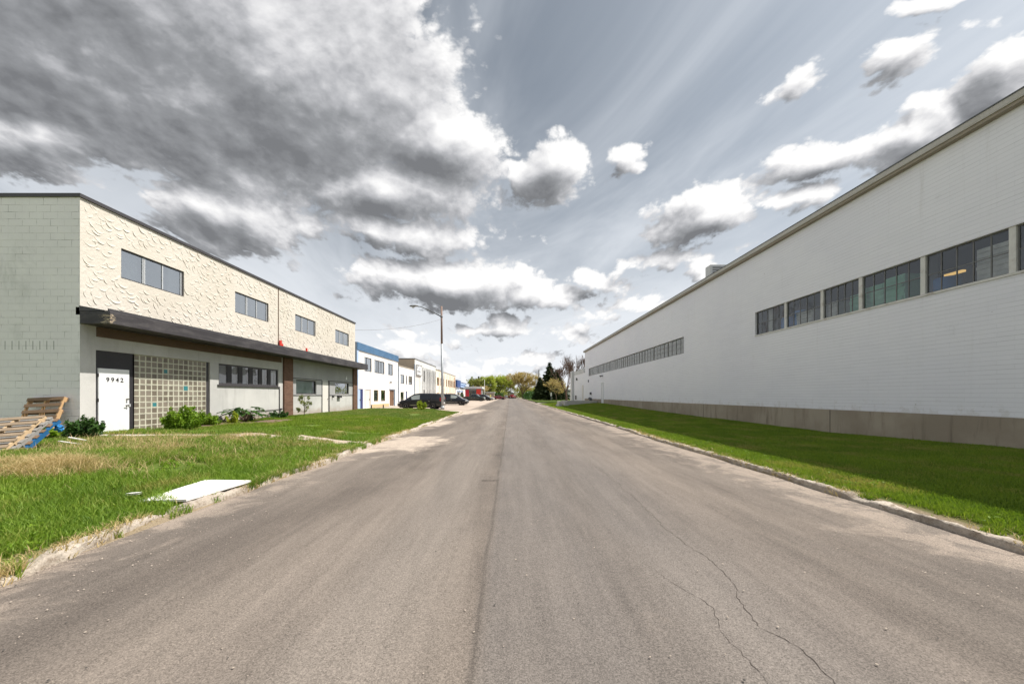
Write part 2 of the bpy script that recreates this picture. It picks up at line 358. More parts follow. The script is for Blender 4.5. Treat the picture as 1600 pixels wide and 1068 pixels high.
def M_pilaster():
    m, n = newmat('brown_brick'); P0 = n.pos(); x, y, z = n.sep(P0)
    colr, f = n.brick(n.comb(y + x, z, 0.0), 0.21, 0.07, 0.006, 0.2, c1=(0.13, 0.065, 0.04), c2=(0.19, 0.10, 0.065), cm=(0.09, 0.06, 0.045))
    c = n.vm('SCALE', colr, scale=0.7 + n.noise(P0, 12, 4, 0.7) * 0.6)
    return finish(m, n, c, 0.85, n.bump(f * -1.0, 0.008, 0.9))
M_pilaster()
def M_fascia():
    m, n = newmat('dark_fascia'); P0 = n.pos(); x, y, z = n.sep(P0)
    s1 = n.noise(n.comb(x, y * 0.5, z * 3), 2.2, 8, 0.7); s2 = n.noise(P0, 1.2, 7, 0.72, 0.4)
    c = n.mix(s1.ramp(0.4, 0.7), (0.042, 0.038, 0.042), (0.085, 0.078, 0.08))
    c = n.mix(s2.ramp(0.62, 0.74) * 0.5, c, (0.20, 0.17, 0.14))
    # bare wood where the paint has gone at the near corner
    near = y.ramp(10.7, 11.05, 1, 0) * x.ramp(-12.3, -11.6) * z.ramp(3.55, 3.62) * z.ramp(3.98, 3.85)
    c = n.mix((near * 0.55 + n.noise(n.comb(x * 4, y * 6, z * 22), 2, 5, 0.75) - 1.0).ramp(0.0, 0.15), c, (0.50, 0.40, 0.28))
    return finish(m, n, c, 0.55, n.bump(s1, 0.01, 0.5), spec=0.3)
M_fascia()
plain('dark_trim', (0.05, 0.046, 0.05), 0.5, 0.2, 3)
plain('charcoal_paint', (0.028, 0.026, 0.03), 0.6, 0.3, 2)
plain('black_gap', (0.012, 0.012, 0.014), 0.9, 0.1)
plain('room_dark', (0.055, 0.053, 0.05), 0.95, 0.3, 1)
plain('white_paint', (0.78, 0.79, 0.80), 0.45, 0.04, 2, dirt=(0.55, 0.53, 0.50), dirtamt=0.3)
plain('offwhite_paint', (0.70, 0.67, 0.63), 0.5, 0.06, 2, dirt=(0.5, 0.46, 0.4), dirtamt=0.4)
plain('window_alu', (0.62, 0.63, 0.64), 0.35, 0.08, 3, metal=0.3)
plain('old_white_post', (0.66, 0.655, 0.61), 0.6, 0.15, 4, dirt=(0.25, 0.18, 0.12), dirtamt=0.5)
plain('steel_sash', (0.17, 0.17, 0.165), 0.6, 0.2, 6)
plain('eave_paint', (0.50, 0.485, 0.44), 0.6, 0.12, 1.2, dirt=(0.33, 0.30, 0.24), dirtamt=0.5)
plain('drip_edge', (0.10, 0.105, 0.11), 0.5, 0.1)
plain('roofing', (0.08, 0.08, 0.085), 0.9, 0.2)
plain('plywood_brown', (0.12, 0.075, 0.048), 0.8, 0.35, 2.5, bump=0.3)
plain('blue_metal', (0.10, 0.21, 0.36), 0.4, 0.25, 1.2, dirt=(0.2, 0.3, 0.42), dirtamt=0.5)
plain('blue_paint', (0.03, 0.08, 0.27), 0.45, 0.15)
plain('slate_trim', (0.20, 0.25, 0.32), 0.5, 0.15)
plain('lightblue_paint', (0.40, 0.52, 0.72), 0.5, 0.1)
plain('navy_paint', (0.02, 0.035, 0.14), 0.45, 0.15)
plain('brown_door', (0.16, 0.085, 0.045), 0.5, 0.3, 4)
plain('tan_base', (0.58, 0.42, 0.24), 0.8, 0.15)
plain('orange_trim', (0.42, 0.20, 0.08), 0.6, 0.2)
plain('red_panel', (0.48, 0.012, 0.03), 0.4, 0.15)
plain('red_mark', (0.62, 0.035, 0.02), 0.6, 0.15)
plain('curtain_pale', (0.52, 0.54, 0.54), 0.9, 0.15, 5)
plain('curtain_tan', (0.33, 0.29, 0.23), 0.9, 0.25, 6)
plain('blind_green', (0.62, 0.76, 0.66), 0.8, 0.12, 3)
plain('pole_steel', (0.38, 0.40, 0.42), 0.5, 0.12, 2.5, metal=0.3)
plain('pole_brown', (0.22, 0.145, 0.115), 0.7, 0.3, 3)
plain('pole_grey', (0.22, 0.215, 0.22), 0.7, 0.2, 3)
plain('lamp_metal', (0.15, 0.145, 0.13), 0.45, 0.15, 6, metal=0.4)
plain('wood_fresh', (0.50, 0.36, 0.215), 0.8, 0.22, 5, bump=0.4, dirt=(0.30, 0.22, 0.14), dirtamt=0.5, obj=True)
plain('wood_brown', (0.20, 0.125, 0.075), 0.85, 0.4, 5, bump=0.4, obj=True)
plain('wood_orange', (0.48, 0.30, 0.15), 0.8, 0.2, 5, bump=0.3, obj=True)
plain('wood_grey', (0.26, 0.25, 0.235), 0.85, 0.25, 5, bump=0.4, dirt=(0.2, 0.19, 0.18), dirtamt=0.6, obj=True)
plain('wood_slat', (0.27, 0.20, 0.135), 0.85, 0.35, 5, bump=0.4, obj=True)
plain('wood_blue', (0.012, 0.10, 0.24), 0.4, 0.3, 5, obj=True)
plain('board_white', (0.80, 0.78, 0.77), 0.6, 0.03, 2, dirt=(0.55, 0.45, 0.36), dirtamt=0.25)
plain('crack_dark', (0.06, 0.048, 0.04), 0.95, 0.3, 6)
plain('stone', (0.34, 0.285, 0.235), 0.9, 0.3, 20)
plain('dark_stone', (0.06, 0.055, 0.05), 0.9, 0.3, 20)
plain('old_path', (0.40, 0.33, 0.26), 0.95, 0.3, 3, bump=0.6, bscale=25, dirt=(0.17, 0.13, 0.08), dirtamt=0.9)
plain('soil', (0.16, 0.105, 0.07), 0.95, 0.35, 3, bump=1.0, bscale=25)
plain('green_wrap', (0.30, 0.66, 0.48), 0.3, 0.35, 3)
plain('blue_drum', (0.08, 0.26, 0.66), 0.35, 0.2)
plain('grey_wrap', (0.66, 0.66, 0.64), 0.5, 0.4, 6)
plain('tyre', (0.014, 0.014, 0.015), 0.85, 0.1)
plain('rim_alloy', (0.42, 0.41, 0.39), 0.35, 0.1, metal=0.6)
plain('chrome', (0.62, 0.62, 0.62), 0.15, 0.02, metal=1.0)
plain('headlamp', (0.66, 0.66, 0.62), 0.12, 0.05)
plain('tail_red', (0.42, 0.015, 0.02), 0.2, 0.05)
plain('under_black', (0.01, 0.01, 0.01), 0.9, 0.1)
def M_car(name, col): plain(name, col, 0.28, 0.03, 1.0, spec=0.4, extra={'Coat Weight': 0.6, 'Coat Roughness': 0.05})
M_car('car_black', (0.006, 0.006, 0.009)); M_car('car_navy', (0.008, 0.010, 0.018)); M_car('car_green', (0.008, 0.018, 0.014))
M_car('car_red', (0.17, 0.005, 0.010)); M_car('car_white', (0.55, 0.55, 0.56)); M_car('car_silver', (0.28, 0.28, 0.29))
plain('yellow_paint', (0.66, 0.58, 0.14), 0.5, 0.1)
m, n = newmat('car_glass'); finish(m, n, (0.012, 0.014, 0.018), 0.04, spec=0.8)
m, n = newmat('car_glass_clear'); finish(m, n, (0.33, 0.37, 0.36), 0.08, spec=0.8)
def M_glass(name, refl=0.22, tint=(0.75, 0.8, 0.8), rough=0.02, body=None, bodyf=0.0):
    m, n = newmat(name); P0 = n.pos(); o = n.node('ShaderNodeOutputMaterial')
    gl = n.node('ShaderNodeBsdfGlossy'); gl.inputs['Roughness'].default_value = rough; gl.inputs[0].default_value = (0.9, 0.93, 0.95, 1)
    nm = n.bump(n.noise(P0, 1.6, 2), 0.02, 0.35); n.nt.links.new(nm.s, gl.inputs['Normal'])
    tr = n.node('ShaderNodeBsdfTransparent'); put(n.nt, tr.inputs[0], tint)
    under = tr.outputs[0]
    if body:
        d = n.node('ShaderNodeBsdfDiffuse'); put(n.nt, d.inputs[0], n.vm('SCALE', body, scale=0.6 + n.noise(P0, 3, 5, 0.6) * 0.8))
        mb = n.node('ShaderNodeMixShader'); mb.inputs[0].default_value = bodyf
        n.nt.links.new(under, mb.inputs[1]); n.nt.links.new(d.outputs[0], mb.inputs[2]); under = mb.outputs[0]
    lw = n.node('ShaderNodeLayerWeight'); lw.inputs[0].default_value = 0.35
    fac = n.sk(lw.outputs['Fresnel']) * 0.9 + refl
    mx = n.node('ShaderNodeMixShader'); put(n.nt, mx.inputs[0], fac.clamp())
    n.nt.links.new(under, mx.inputs[1]); n.nt.links.new(gl.outputs[0], mx.inputs[2]); n.nt.links.new(mx.outputs[0], o.inputs[0]); MATS[name] = m
M_glass('window_glass', 0.42)
M_glass('shop_glass', 0.04)
M_glass('factory_glass', 0.05, (0.82, 0.85, 0.85), 0.05)
M_glass('dusty_glass', 0.02, (0.7, 0.7, 0.68), 0.2, (0.30, 0.30, 0.27), 0.75)
for nm_, c1 in (('block_glass', (0.235, 0.205, 0.165)), ('block_glass_b', (0.165, 0.14, 0.11)), ('block_teal', (0.04, 0.20, 0.22)), ('block_rim', (0.45, 0.44, 0.35)), ('block_mortar', (0.68, 0.66, 0.56))):
    plain(nm_, c1, 0.18 if 'mortar' not in nm_ else 0.8, 0.25, 5, spec=0.6)
m, n = newmat('lamp_yellow'); o = n.node('ShaderNodeOutputMaterial'); e = n.node('ShaderNodeEmission'); e.inputs[0].default_value = (1, 0.62, 0.2, 1); e.inputs[1].default_value = 0.6
n.nt.links.new(e.outputs[0], o.inputs[0]); MATS['lamp_yellow'] = m

# ------------------------------------------------------------------ mesh helpers
def tagp(o, label=None, cat=None, group=None, kind=None):
    if label: o['label'] = label
    if cat: o['category'] = cat
    if group: o['group'] = group
    if kind: o['kind'] = kind
    return o
def root(name, loc, label, cat, group=None, rz=0.0):
    o = bpy.data.objects.new(name, None); COL.objects.link(o); o.location = loc; o.rotation_euler = (0, 0, rz)
    o.empty_display_size = 0.3
    return tagp(o, label, cat, group)
def origin_of(o):
    v = Vector((0, 0, 0))
    while o is not None: v += Vector(o.location); o = o.parent
    return v
class MB:
    """collects faces in world coordinates (or local ones when world=False) and links them as one mesh object"""
    def __init__(s): s.v = []; s.f = []; s.m = []; s.cur = 0
    def quad(s, a, b, c, d): i = len(s.v); s.v += [a, b, c, d]; s.f.append((i, i + 1, i + 2, i + 3)); s.m.append(s.cur)
    def tri(s, a, b, c): i = len(s.v); s.v += [a, b, c]; s.f.append((i, i + 1, i + 2)); s.m.append(s.cur)
    def poly(s, pts): i = len(s.v); s.v += list(pts); s.f.append(tuple(range(i, i + len(pts)))); s.m.append(s.cur)
    def box(s, x0, x1, y0, y1, z0, z1, M=None):
        if x0 > x1: x0, x1 = x1, x0
        if y0 > y1: y0, y1 = y1, y0
        if z0 > z1: z0, z1 = z1, z0
        c = [(x, y, z) for x in (x0, x1) for y in (y0, y1) for z in (z0, z1)]
        if M is not None: c = [tuple(M @ Vector(p_)) for p_ in c]
        i = len(s.v); s.v += c
        for f in ((0, 1, 3, 2), (4, 6, 7, 5), (0, 4, 5, 1), (2, 3, 7, 6), (0, 2, 6, 4), (1, 5, 7, 3)):
            s.f.append(tuple(i + k for k in f)); s.m.append(s.cur)
        return s
    def tube(s, pts, rs, n=8, cap=True):
        pts = [Vector(p_) for p_ in pts]; rings = []
        up = None
        for k, p_ in enumerate(pts):
            d = (pts[min(k + 1, len(pts) - 1)] - pts[max(k - 1, 0)])
            d = d.normalized() if d.length > 1e-9 else Vector((0, 0, 1))
            if up is None: up = Vector((1, 0, 0)) if abs(d.x) < 0.8 else Vector((0, 1, 0))
            a = d.cross(up).normalized(); up = a.cross(d).normalized()
            r = rs[k] if isinstance(rs, (list, tuple)) else rs
            i = len(s.v); s.v += [tuple(p_ + (a * math.cos(t) + up * math.sin(t)) * r) for t in [2 * math.pi * j / n for j in range(n)]]
            rings.append(i)
        for a, b in zip(rings, rings[1:]):
            for j in range(n):
                s.f.append((a + j, a + (j + 1) % n, b + (j + 1) % n, b + j)); s.m.append(s.cur)
        if cap:
            s.f.append(tuple(rings[0] + j for j in range(n))[::-1]); s.m.append(s.cur)
            s.f.append(tuple(rings[-1] + j for j in range(n))); s.m.append(s.cur)
        return s
    def lathe(s, c, axis, prof, n=20):
        """prof: (radius, along axis)"""
        ax = Vector(axis).normalized(); e1 = ax.orthogonal().normalized(); e2 = ax.cross(e1); c = Vector(c); rings = []
        for r, h in prof:
            i = len(s.v); s.v += [tuple(c + ax * h + (e1 * math.cos(t) + e2 * math.sin(t)) * r) for t in [2 * math.pi * j / n for j in range(n)]]; rings.append(i)
        for a, b in zip(rings, rings[1:]):
            for j in range(n): s.f.append((a + j, a + (j + 1) % n, b + (j + 1) % n, b + j)); s.m.append(s.cur)
        s.f.append(tuple(rings[0] + j for j in range(n))[::-1]); s.m.append(s.cur)
        s.f.append(tuple(rings[-1] + j for j in range(n))); s.m.append(s.cur)
        return s
    def build(s, name, mat, parent=None, smooth=False, bevel=0.0, world=True):
        me = bpy.data.meshes.new(name)
        off = origin_of(parent) if (parent is not None and world) else Vector((0, 0, 0))
        vs = [(p_[0] - off.x, p_[1] - off.y, p_[2] - off.z) for p_ in s.v] if world and off.length > 0 else s.v
        me.from_pydata([tuple(v_) for v_ in vs], [], s.f)
        mats = mat if isinstance(mat, (list, tuple)) else [mat]
        for mm in mats: me.materials.append(MATS[mm])
        if len(mats) > 1: me.polygons.foreach_set('material_index', s.m)
        if smooth: me.polygons.foreach_set('use_smooth', [True] * len(me.polygons))
        me.validate(); me.update()
        o = bpy.data.objects.new(name, me); COL.objects.link(o)
        if parent is not None: o.parent = parent
        if bevel:
            b = o.modifiers.new('bevel', 'BEVEL'); b.width = bevel; b.segments = 2; b.limit_method = 'ANGLE'
        return o
def build_each(mb, name, mat, parent, **k):
    """every separate piece in mb becomes an object of its own"""
    par = list(range(len(mb.v)))
    def fd(a):
        while par[a] != a: par[a] = par[par[a]]; a = par[a]
        return a
    for f in mb.f:
        for q_ in f[1:]: par[fd(q_)] = fd(f[0])
    grp = {}
    for f in mb.f: grp.setdefault(fd(f[0]), []).append(f)
    outl = []
    for fs in grp.values():
        idx = sorted({q_ for f in fs for q_ in f}); mp = {q_: i for i, q_ in enumerate(idx)}; m2 = MB()
        m2.v = [mb.v[q_] for q_ in idx]; m2.f = [tuple(mp[q_] for q_ in f) for f in fs]; m2.m = [0] * len(fs)
        outl.append(m2.build(name, mat, parent, **k))
    return outl
def from_np(name, verts, faces_flat, counts, mat, rnd=None, parent=None, smooth=False):
    me = bpy.data.meshes.new(name); nv = len(verts); nl = len(faces_flat); npol = len(counts)
    me.vertices.add(nv); me.vertices.foreach_set('co', np.asarray(verts, np.float32).ravel())
    me.loops.add(nl); me.loops.foreach_set('vertex_index', np.asarray(faces_flat, np.int32))
    me.polygons.add(npol); st_ = np.concatenate([[0], np.cumsum(counts)[:-1]]).astype(np.int32)
    me.polygons.foreach_set('loop_start', st_); me.polygons.foreach_set('loop_total', np.asarray(counts, np.int32))
    if smooth: me.polygons.foreach_set('use_smooth', np.ones(npol, bool))
    if rnd is not None:
        a = me.attributes.new('rnd', 'FLOAT', 'POINT'); a.data.foreach_set('value', np.asarray(rnd, np.float32))
    me.materials.append(MATS[mat]); me.update(); me.validate()
    o = bpy.data.objects.new(name, me); COL.objects.link(o)
    if parent is not None: o.parent = parent
    return o
rng = np.random.default_rng(11)
# value noise for terrain and masks (numpy)
def vnoise(x, y, seed=0):
    xi = np.floor(x).astype(np.int64); yi = np.floor(y).astype(np.int64); xf = x - xi; yf = y - yi
    def h(a, b):
        k = (a * 374761393 + b * 668265263 + seed * 1442695041) & 0xffffffff
        k = ((k ^ (k >> 13)) * 1274126177) & 0xffffffff
        return ((k ^ (k >> 16)) & 0xffff) / 65535.0
    u_ = xf * xf * (3 - 2 * xf); v_ = yf * yf * (3 - 2 * yf)
    return (h(xi, yi) * (1 - u_) + h(xi + 1, yi) * u_) * (1 - v_) + (h(xi, yi + 1) * (1 - u_) + h(xi + 1, yi + 1) * u_) * v_
def fbm(x, y, seed=0, o=4):
    s_ = 0; a = 0.5
    for k in range(o): s_ = s_ + a * vnoise(x * 2 ** k, y * 2 ** k, seed + k); a *= 0.5
    return s_ / (1 - 0.5 ** o)

XC_L, XC_R = -4.17, 5.02       # kerb lines at the road edge
XL, XR = -12.35, 11.2          # front walls
def edgeL(y): return XC_L + 0.06 * np.sin(y * 0.9) + 0.05 * np.sin(y * 2.3 + 1)
def edgeR(y): return XC_R + 0.03 * np.sin(y * 0.7 + 2) + 0.02 * np.sin(y * 2.9)
def zL(x, y):
    t = np.clip((XC_L - 0.12 - x) / 3.6, 0, 1); t = t * t * (3 - 2 * t)
    e = np.clip((33.5 - y) / 1.2, 0, 1)
    return ((0.055 + 0.305 * t + 0.035 * (fbm(x * 0.7, y * 0.7, 5) - 0.5)) * e + 0.02) * np.clip((XC_L + .02 - x) / .16, 0, 1) - .02 * (x > XC_L - .02)
def zR(x, y):
    base = np.interp(y, [-5, 8, 13, 24, 44, 52, 70], [0.36, 0.34, 0.22, 0.28, 0.56, 0.5, 0.25])
    t = np.clip((x - XC_R - 0.15) / 5.5, 0, 1)
    return (0.085 + (base - 0.085) * t + 0.03 * (fbm(x * 0.8, y * 0.8, 9) - 0.5)) * np.clip((x - XC_R + .02) / .15, 0, 1) - .02 * (x < XC_R + .02)
def sheet(name, xs, ys, zf, mat, label=None, cut=None):
    X, Y = np.meshgrid(xs, ys); Z = zf(X, Y); nx = len(xs); ny = len(ys)
    idx = np.arange(nx * ny).reshape(ny, nx)
    q_ = np.stack([idx[:-1, :-1], idx[:-1, 1:], idx[1:, 1:], idx[1:, :-1]], -1).reshape(-1, 4)
    o = from_np(name, np.stack([X, Y, Z], -1).reshape(-1, 3), q_.ravel(), np.full(len(q_), 4), mat, smooth=True)
    o['kind'] = 'structure'; 
    if label: o['label'] = label
    return o

# ------------------------------------------------------------------ ground, road, lawns
mb = MB(); mb.quad((-3000, -300, -0.03), (3000, -300, -0.03), (3000, 4000, -0.03), (-3000, 4000, -0.03))
plain('far_field', (0.16, 0.17, 0.08), 0.95, 0.3, 0.02)
tagp(mb.build('ground', 'far_field'), kind='structure')
ys_r = np.concatenate([np.arange(-8, 40, 0.4), np.arange(40, 420, 5)])
def zroad(x, y): return 0.006 + 0.012 * (fbm(x * 0.6, y * 0.3, 3) - 0.5)
def road_mesh():
    xs_t = np.linspace(0, 1, 40); V = []; 
    for y in ys_r:
        l = edgeL(y) - 0.02 if y < 33 else XC_L - 0.1; r = edgeR(y) + 0.02
        xx = l + (r - l) * xs_t; crown = 0.0 * xx
        zz = 0.006 + 0.012 * (fbm(xx * 0.6, np.full_like(xx, y * 0.3), 3) - 0.5)
        V.append(np.stack([xx, np.full_like(xx, y), zz], -1))
    V = np.concatenate(V); nx = 40; ny = len(ys_r); idx = np.arange(nx * ny).reshape(ny, nx)
    q_ = np.stack([idx[:-1, :-1], idx[:-1, 1:], idx[1:, 1:], idx[1:, :-1]], -1).reshape(-1, 4)
    o = from_np('road', V, q_.ravel(), np.full(len(q_), 4), 'road_asphalt', smooth=True); o['kind'] = 'structure'
road_mesh()
mb = MB(); mb.quad((-60, 30, -0.012), (XC_L + 0.3, 30, -0.012), (XC_L + 0.3, 160, -0.012), (-60, 160, -0.012))
tagp(mb.build('parking_lot', 'gravel_lot'), kind='structure')
sheet('lawn', np.concatenate([np.arange(-46, -13, 1.0), np.arange(-13, XC_L - 0.5, 0.16), XC_L - np.array([.45, .3, .2, .14, .08, .0])]), np.arange(-6, 34.3, 0.25), zL, 'lawn_left')
sheet('verge', np.concatenate([XC_R + np.array([0, .06, .12, .18, .3]), np.arange(XC_R + 0.45, XR + 0.2, 0.2)]), np.arange(-6, 66, 0.35), zR, 'lawn_right')
def zfar(x, y): return 0.16 + 0.12 * np.clip((x - 6) / 6, 0, 1) + 0 * y
sheet('grass_plot', np.arange(XC_R + 0.5, 60, 2.0), np.arange(72, 165, 3.0), zfar, 'lawn_right')
mb = MB(); mb.quad((XC_R + .2, 65.6, 0.02), (40, 65.6, 0.05), (40, 72.6, 0.05), (XC_R + .2, 72.6, 0.02)); tagp(mb.build('driveway', 'path_concrete'), kind='structure')
mb = MB(); mb.box(XL + 0.05, -8.4, 10.12, 11.0, 0.28, 0.39); tagp(mb.build('path', 'path_concrete', bevel=0.01), kind='structure')
mb = MB()
for (xa, xb, ya_, yb_) in ((-8.3, -6.7, 10.35, 11.2), (-6.6, -4.35, 10.75, 11.65)):
    n_ = 14
    for k in range(n_):
        x0 = xa + (xb - xa) * k / n_; x1 = xa + (xb - xa) * (k + 1) / n_
        za = float(zL(np.array(x0), np.array(ya_))) + 0.022; zb = float(zL(np.array(x1), np.array(ya_))) + 0.022
        mb.quad((x0, ya_ + 0.1 * math.sin(x0 * 5), za), (x1, ya_ + 0.1 * math.sin(x1 * 5), zb), (x1, yb_ + 0.12 * math.sin(x1 * 4 + 1), zb), (x0, yb_ + 0.12 * math.sin(x0 * 4 + 1), za))
tagp(mb.build('old_path', 'old_path'), kind='structure')
# bare soil by the front wall
mb = MB()
for (cx, cy, rx, ry) in ((-11.6, 14.0, 0.8, 2.6), (-10.6, 16.3, 0.9, 1.6), (-9.4, 12.6, 1.1, 0.6)):
    ring = []
    for k in range(28):
        t = 2 * math.pi * k / 28; r_ = 1 + 0.22 * math.sin(3 * t + cx) + 0.12 * math.sin(7 * t)
        X_, Y_ = max(cx + rx * r_ * math.cos(t), XL + 0.02), cy + ry * r_ * math.sin(t)
        ring.append((X_, Y_, float(zL(np.array(X_), np.array(Y_))) + 0.018))
    for k in range(28): mb.tri((cx, cy, float(zL(np.array(cx), np.array(cy))) + 0.035), ring[k], ring[(k + 1) % 28])
tagp(mb.build('bare_soil', 'soil'), kind='structure')

def kerb(side, y0, y1, hgt, gaps, name='kerb'):
    prof = [(0, 0.0), (0.005, 0.7), (0.02, 0.93), (0.05, 1.0), (0.10, 1.0), (0.13, 0.9), (0.14, -0.3)]
    yy = [y0]
    while yy[-1] < y1: yy.append(yy[-1] + (0.035 if yy[-1] < 9 else 0.07 if yy[-1] < 14 else 0.2 if yy[-1] < 40 else 1.0))
    yy = np.array(yy); V = []
    for (o_, hh) in prof:
        e = (edgeL(yy) - o_) if side < 0 else (edgeR(yy) + o_)
        nn = fbm(yy * 1.6 + o_ * 7, yy * 0 + o_ * 9, 21 + side, 5); n2 = fbm(yy * 6, yy * 0 + o_ * 20, 31 + side, 3)
        n3 = fbm(yy * 17, yy * 0 + o_ * 40, 77 + side, 3)
        z = hgt * hh * (1 - 0.30 * np.clip((nn - 0.45) * 3.2, 0, 1)) + ((n2 - 0.5) * 0.045 + (n3 - .5) * .02) * (hh > 0.5)
        br = np.clip((fbm(yy * 1.3, yy * 0 + 3, 44 + side, 3) - 0.60) * 9, 0, 1); z = z * (1 - 0.5 * br)
        e = e + ((n2 - 0.5) * 0.05 + (n3 - .5) * .03) * (1 if side > 0 else -1)
        V.append(np.stack([e, yy, np.maximum(z, -0.02) + 0.003 if hh >= 0 else z * 0 - 0.05], -1))
    V = np.stack(V, 1); k = len(prof); ny = len(yy); idx = np.arange(ny * k).reshape(ny, k)
    q_ = np.stack([idx[:-1, :-1], idx[:-1, 1:], idx[1:, 1:], idx[1:, :-1]], -1).reshape(-1, 4)
    if side > 0: q_ = q_[:, ::-1]
    o = from_np(name, V.reshape(-1, 3), q_.ravel(), np.full(len(q_), 4), 'kerb_concrete', smooth=False); o['kind'] = 'structure'
kerb(-1, -5, 33.4, 0.12, None); kerb(1, -5, 65.5, 0.105, None); kerb(1, 72.6, 160, 0.14, None)

# cracks in the asphalt: thin ragged ribbons
def crack(pts, wd, seed):
    mb = MB(); r_ = random.Random(seed); P_ = [Vector((x_, y_, 0)) for x_, y_ in pts]; fin = []
    for a, b in zip(P_, P_[1:]):
        n_ = max(3, int((b - a).length / 0.035))
        for k in range(n_): fin.append(a.lerp(b, k / n_))
    off = 0; L_, R_ = [], []
    for k, q_ in enumerate(fin):
        off = off * 0.85 + r_.uniform(-0.016, 0.016); w_ = wd * r_.uniform(0.25, 1.5) * min(1, k / 6) * min(1, (len(fin) - k) / 6)
        zz = float(zroad(np.array(q_.x), np.array(q_.y))) + .0028; L_.append((q_.x + off - w_, q_.y, zz)); R_.append((q_.x + off + w_, q_.y, zz))
    for k in range(len(fin) - 1): mb.quad(L_[k], R_[k], R_[k + 1], L_[k + 1])
    return mb
def g2(x_, y_, z=0.0): Y_ = F * (EYE - z) / (y_ - 617); return ((x_ - 797) * Y_ / F, Y_)
for i, (pp, wd) in enumerate((([(1335, 1110), (1295, 1062), (1240, 1010), (1180, 978), (1140, 905), (1108, 880), (1060, 842), (1005, 790), (970, 760), (930, 728), (900, 702)], 0.0023),
                             ([(1245, 1110), (1195, 1062), (1145, 1005), (1110, 950), (1090, 935), (1050, 910), (1015, 885)], 0.0019))):
    tagp(crack([g2(*q_) for q_ in pp], wd, i).build('road_crack', 'crack_dark'), kind='structure')
mb = MB()
for (xx, yy_, ln) in ((766, 751, 0.32), (779, 711, 0.35)):
    c_ = g2(xx, yy_); rr = random.Random(xx)
    for k in range(12):
        x0 = c_[0] + (k / 12 - 0.5) * ln; mb.quad((x0, c_[1] - 0.02 * rr.random(), .018), (x0 + ln / 12, c_[1] - 0.02 * rr.random(), .018), (x0 + ln / 12, c_[1] + 0.03 * rr.random(), .018), (x0, c_[1] + .03 * rr.random(), .018))
tagp(mb.build('road_crack', 'crack_dark'), kind='structure')

# loose stones on the road and along the kerbs
def stones(name, N, mat, edge_bias, smin, smax, seed, label):
    r_ = np.random.default_rng(seed); y = 1.7 + 14 * r_.random(N) ** 1.6
    t = r_.random(N); e = r_.random(N) < edge_bias
    x = np.where(e, np.where(r_.random(N) < 0.5, XC_L + np.abs(r_.normal(0, 0.7, N)), XC_R - np.abs(r_.normal(0, 0.9, N))), XC_L + t * (XC_R - XC_L))
    s_ = smin + (smax - smin) * r_.random(N) ** 3
    base = np.array([[1, 0, 0], [0, 1, 0], [-1, 0, 0], [0, -1, 0], [0, 0, 0.8], [0, 0, -0.3]], float)
    V = base[None] * (0.6 + 0.8 * r_.random((N, 6, 1))) * s_[:, None, None]
    a = r_.random(N) * 6.28; ca, sa = np.cos(a)[:, None], np.sin(a)[:, None]
    X_ = V[..., 0] * ca - V[..., 1] * sa; Y_ = V[..., 0] * sa + V[..., 1] * ca
    V = np.stack([X_ + x[:, None], Y_ + y[:, None], V[..., 2] + 0.016], -1)
    ff = np.array([[0, 1, 4], [1, 2, 4], [2, 3, 4], [3, 0, 4]]); Fc = (ff[None] + 6 * np.arange(N)[:, None, None]).reshape(-1)
    o = from_np(name, V.reshape(-1, 3), Fc, np.full(N * 4, 3), mat); tagp(o, label, 'gravel', kind='stuff')
stones('gravel', 3600, 'stone', 0.7, 0.002, 0.009, 3, 'pale grit and small stones scattered over the asphalt')
stones('gravel', 700, 'dark_stone', 0.4, 0.002, 0.009, 4, 'dark specks of stone scattered over the asphalt')

# ------------------------------------------------------------------ grass
def leaf_cloud(name, parent, centers, radii, N, size, mat, seed, off, flat=0.0, elong=1.6):
    """N leaf faces spread over lumpy blobs; coordinates local to the thing"""
    r_ = np.random.default_rng(seed); centers = np.array(centers, float); radii = np.array(radii, float)
    if radii.ndim == 1: radii = np.stack([radii] * 3, -1)
    wts = radii.prod(1) ** 0.6; ci = r_.choice(len(centers), N, p=wts / wts.sum())
    d = r_.normal(size=(N, 3)); d /= np.linalg.norm(d, axis=1)[:, None]; rad = r_.random(N) ** 0.45
    P_ = centers[ci] + d * rad[:, None] * radii[ci]
    nrm = r_.normal(size=(N, 3)) + d * 0.7 + np.array([0, 0, flat]); nrm /= np.linalg.norm(nrm, axis=1)[:, None]
    t = np.cross(nrm, r_.normal(size=(N, 3))); t /= np.linalg.norm(t, axis=1)[:, None]; b = np.cross(nrm, t)
    s_ = size * (0.6 + 0.8 * r_.random(N))[:, None]
    V = np.stack([P_ - t * s_ * elong * .5, P_ + b * s_ * .4, P_ + t * s_ * elong * .5, P_ - b * s_ * .4], 1) 
    Fc = (np.arange(4)[None] + 4 * np.arange(N)[:, None]).ravel()
    rv = np.repeat(np.clip(r_.random(N) * 0.5 + 0.5 * r_.random(len(centers))[ci], 0, 1), 4)
    o = from_np(name, V.reshape(-1, 3), Fc, np.full(N, 4), mat, rv, parent=parent); return o
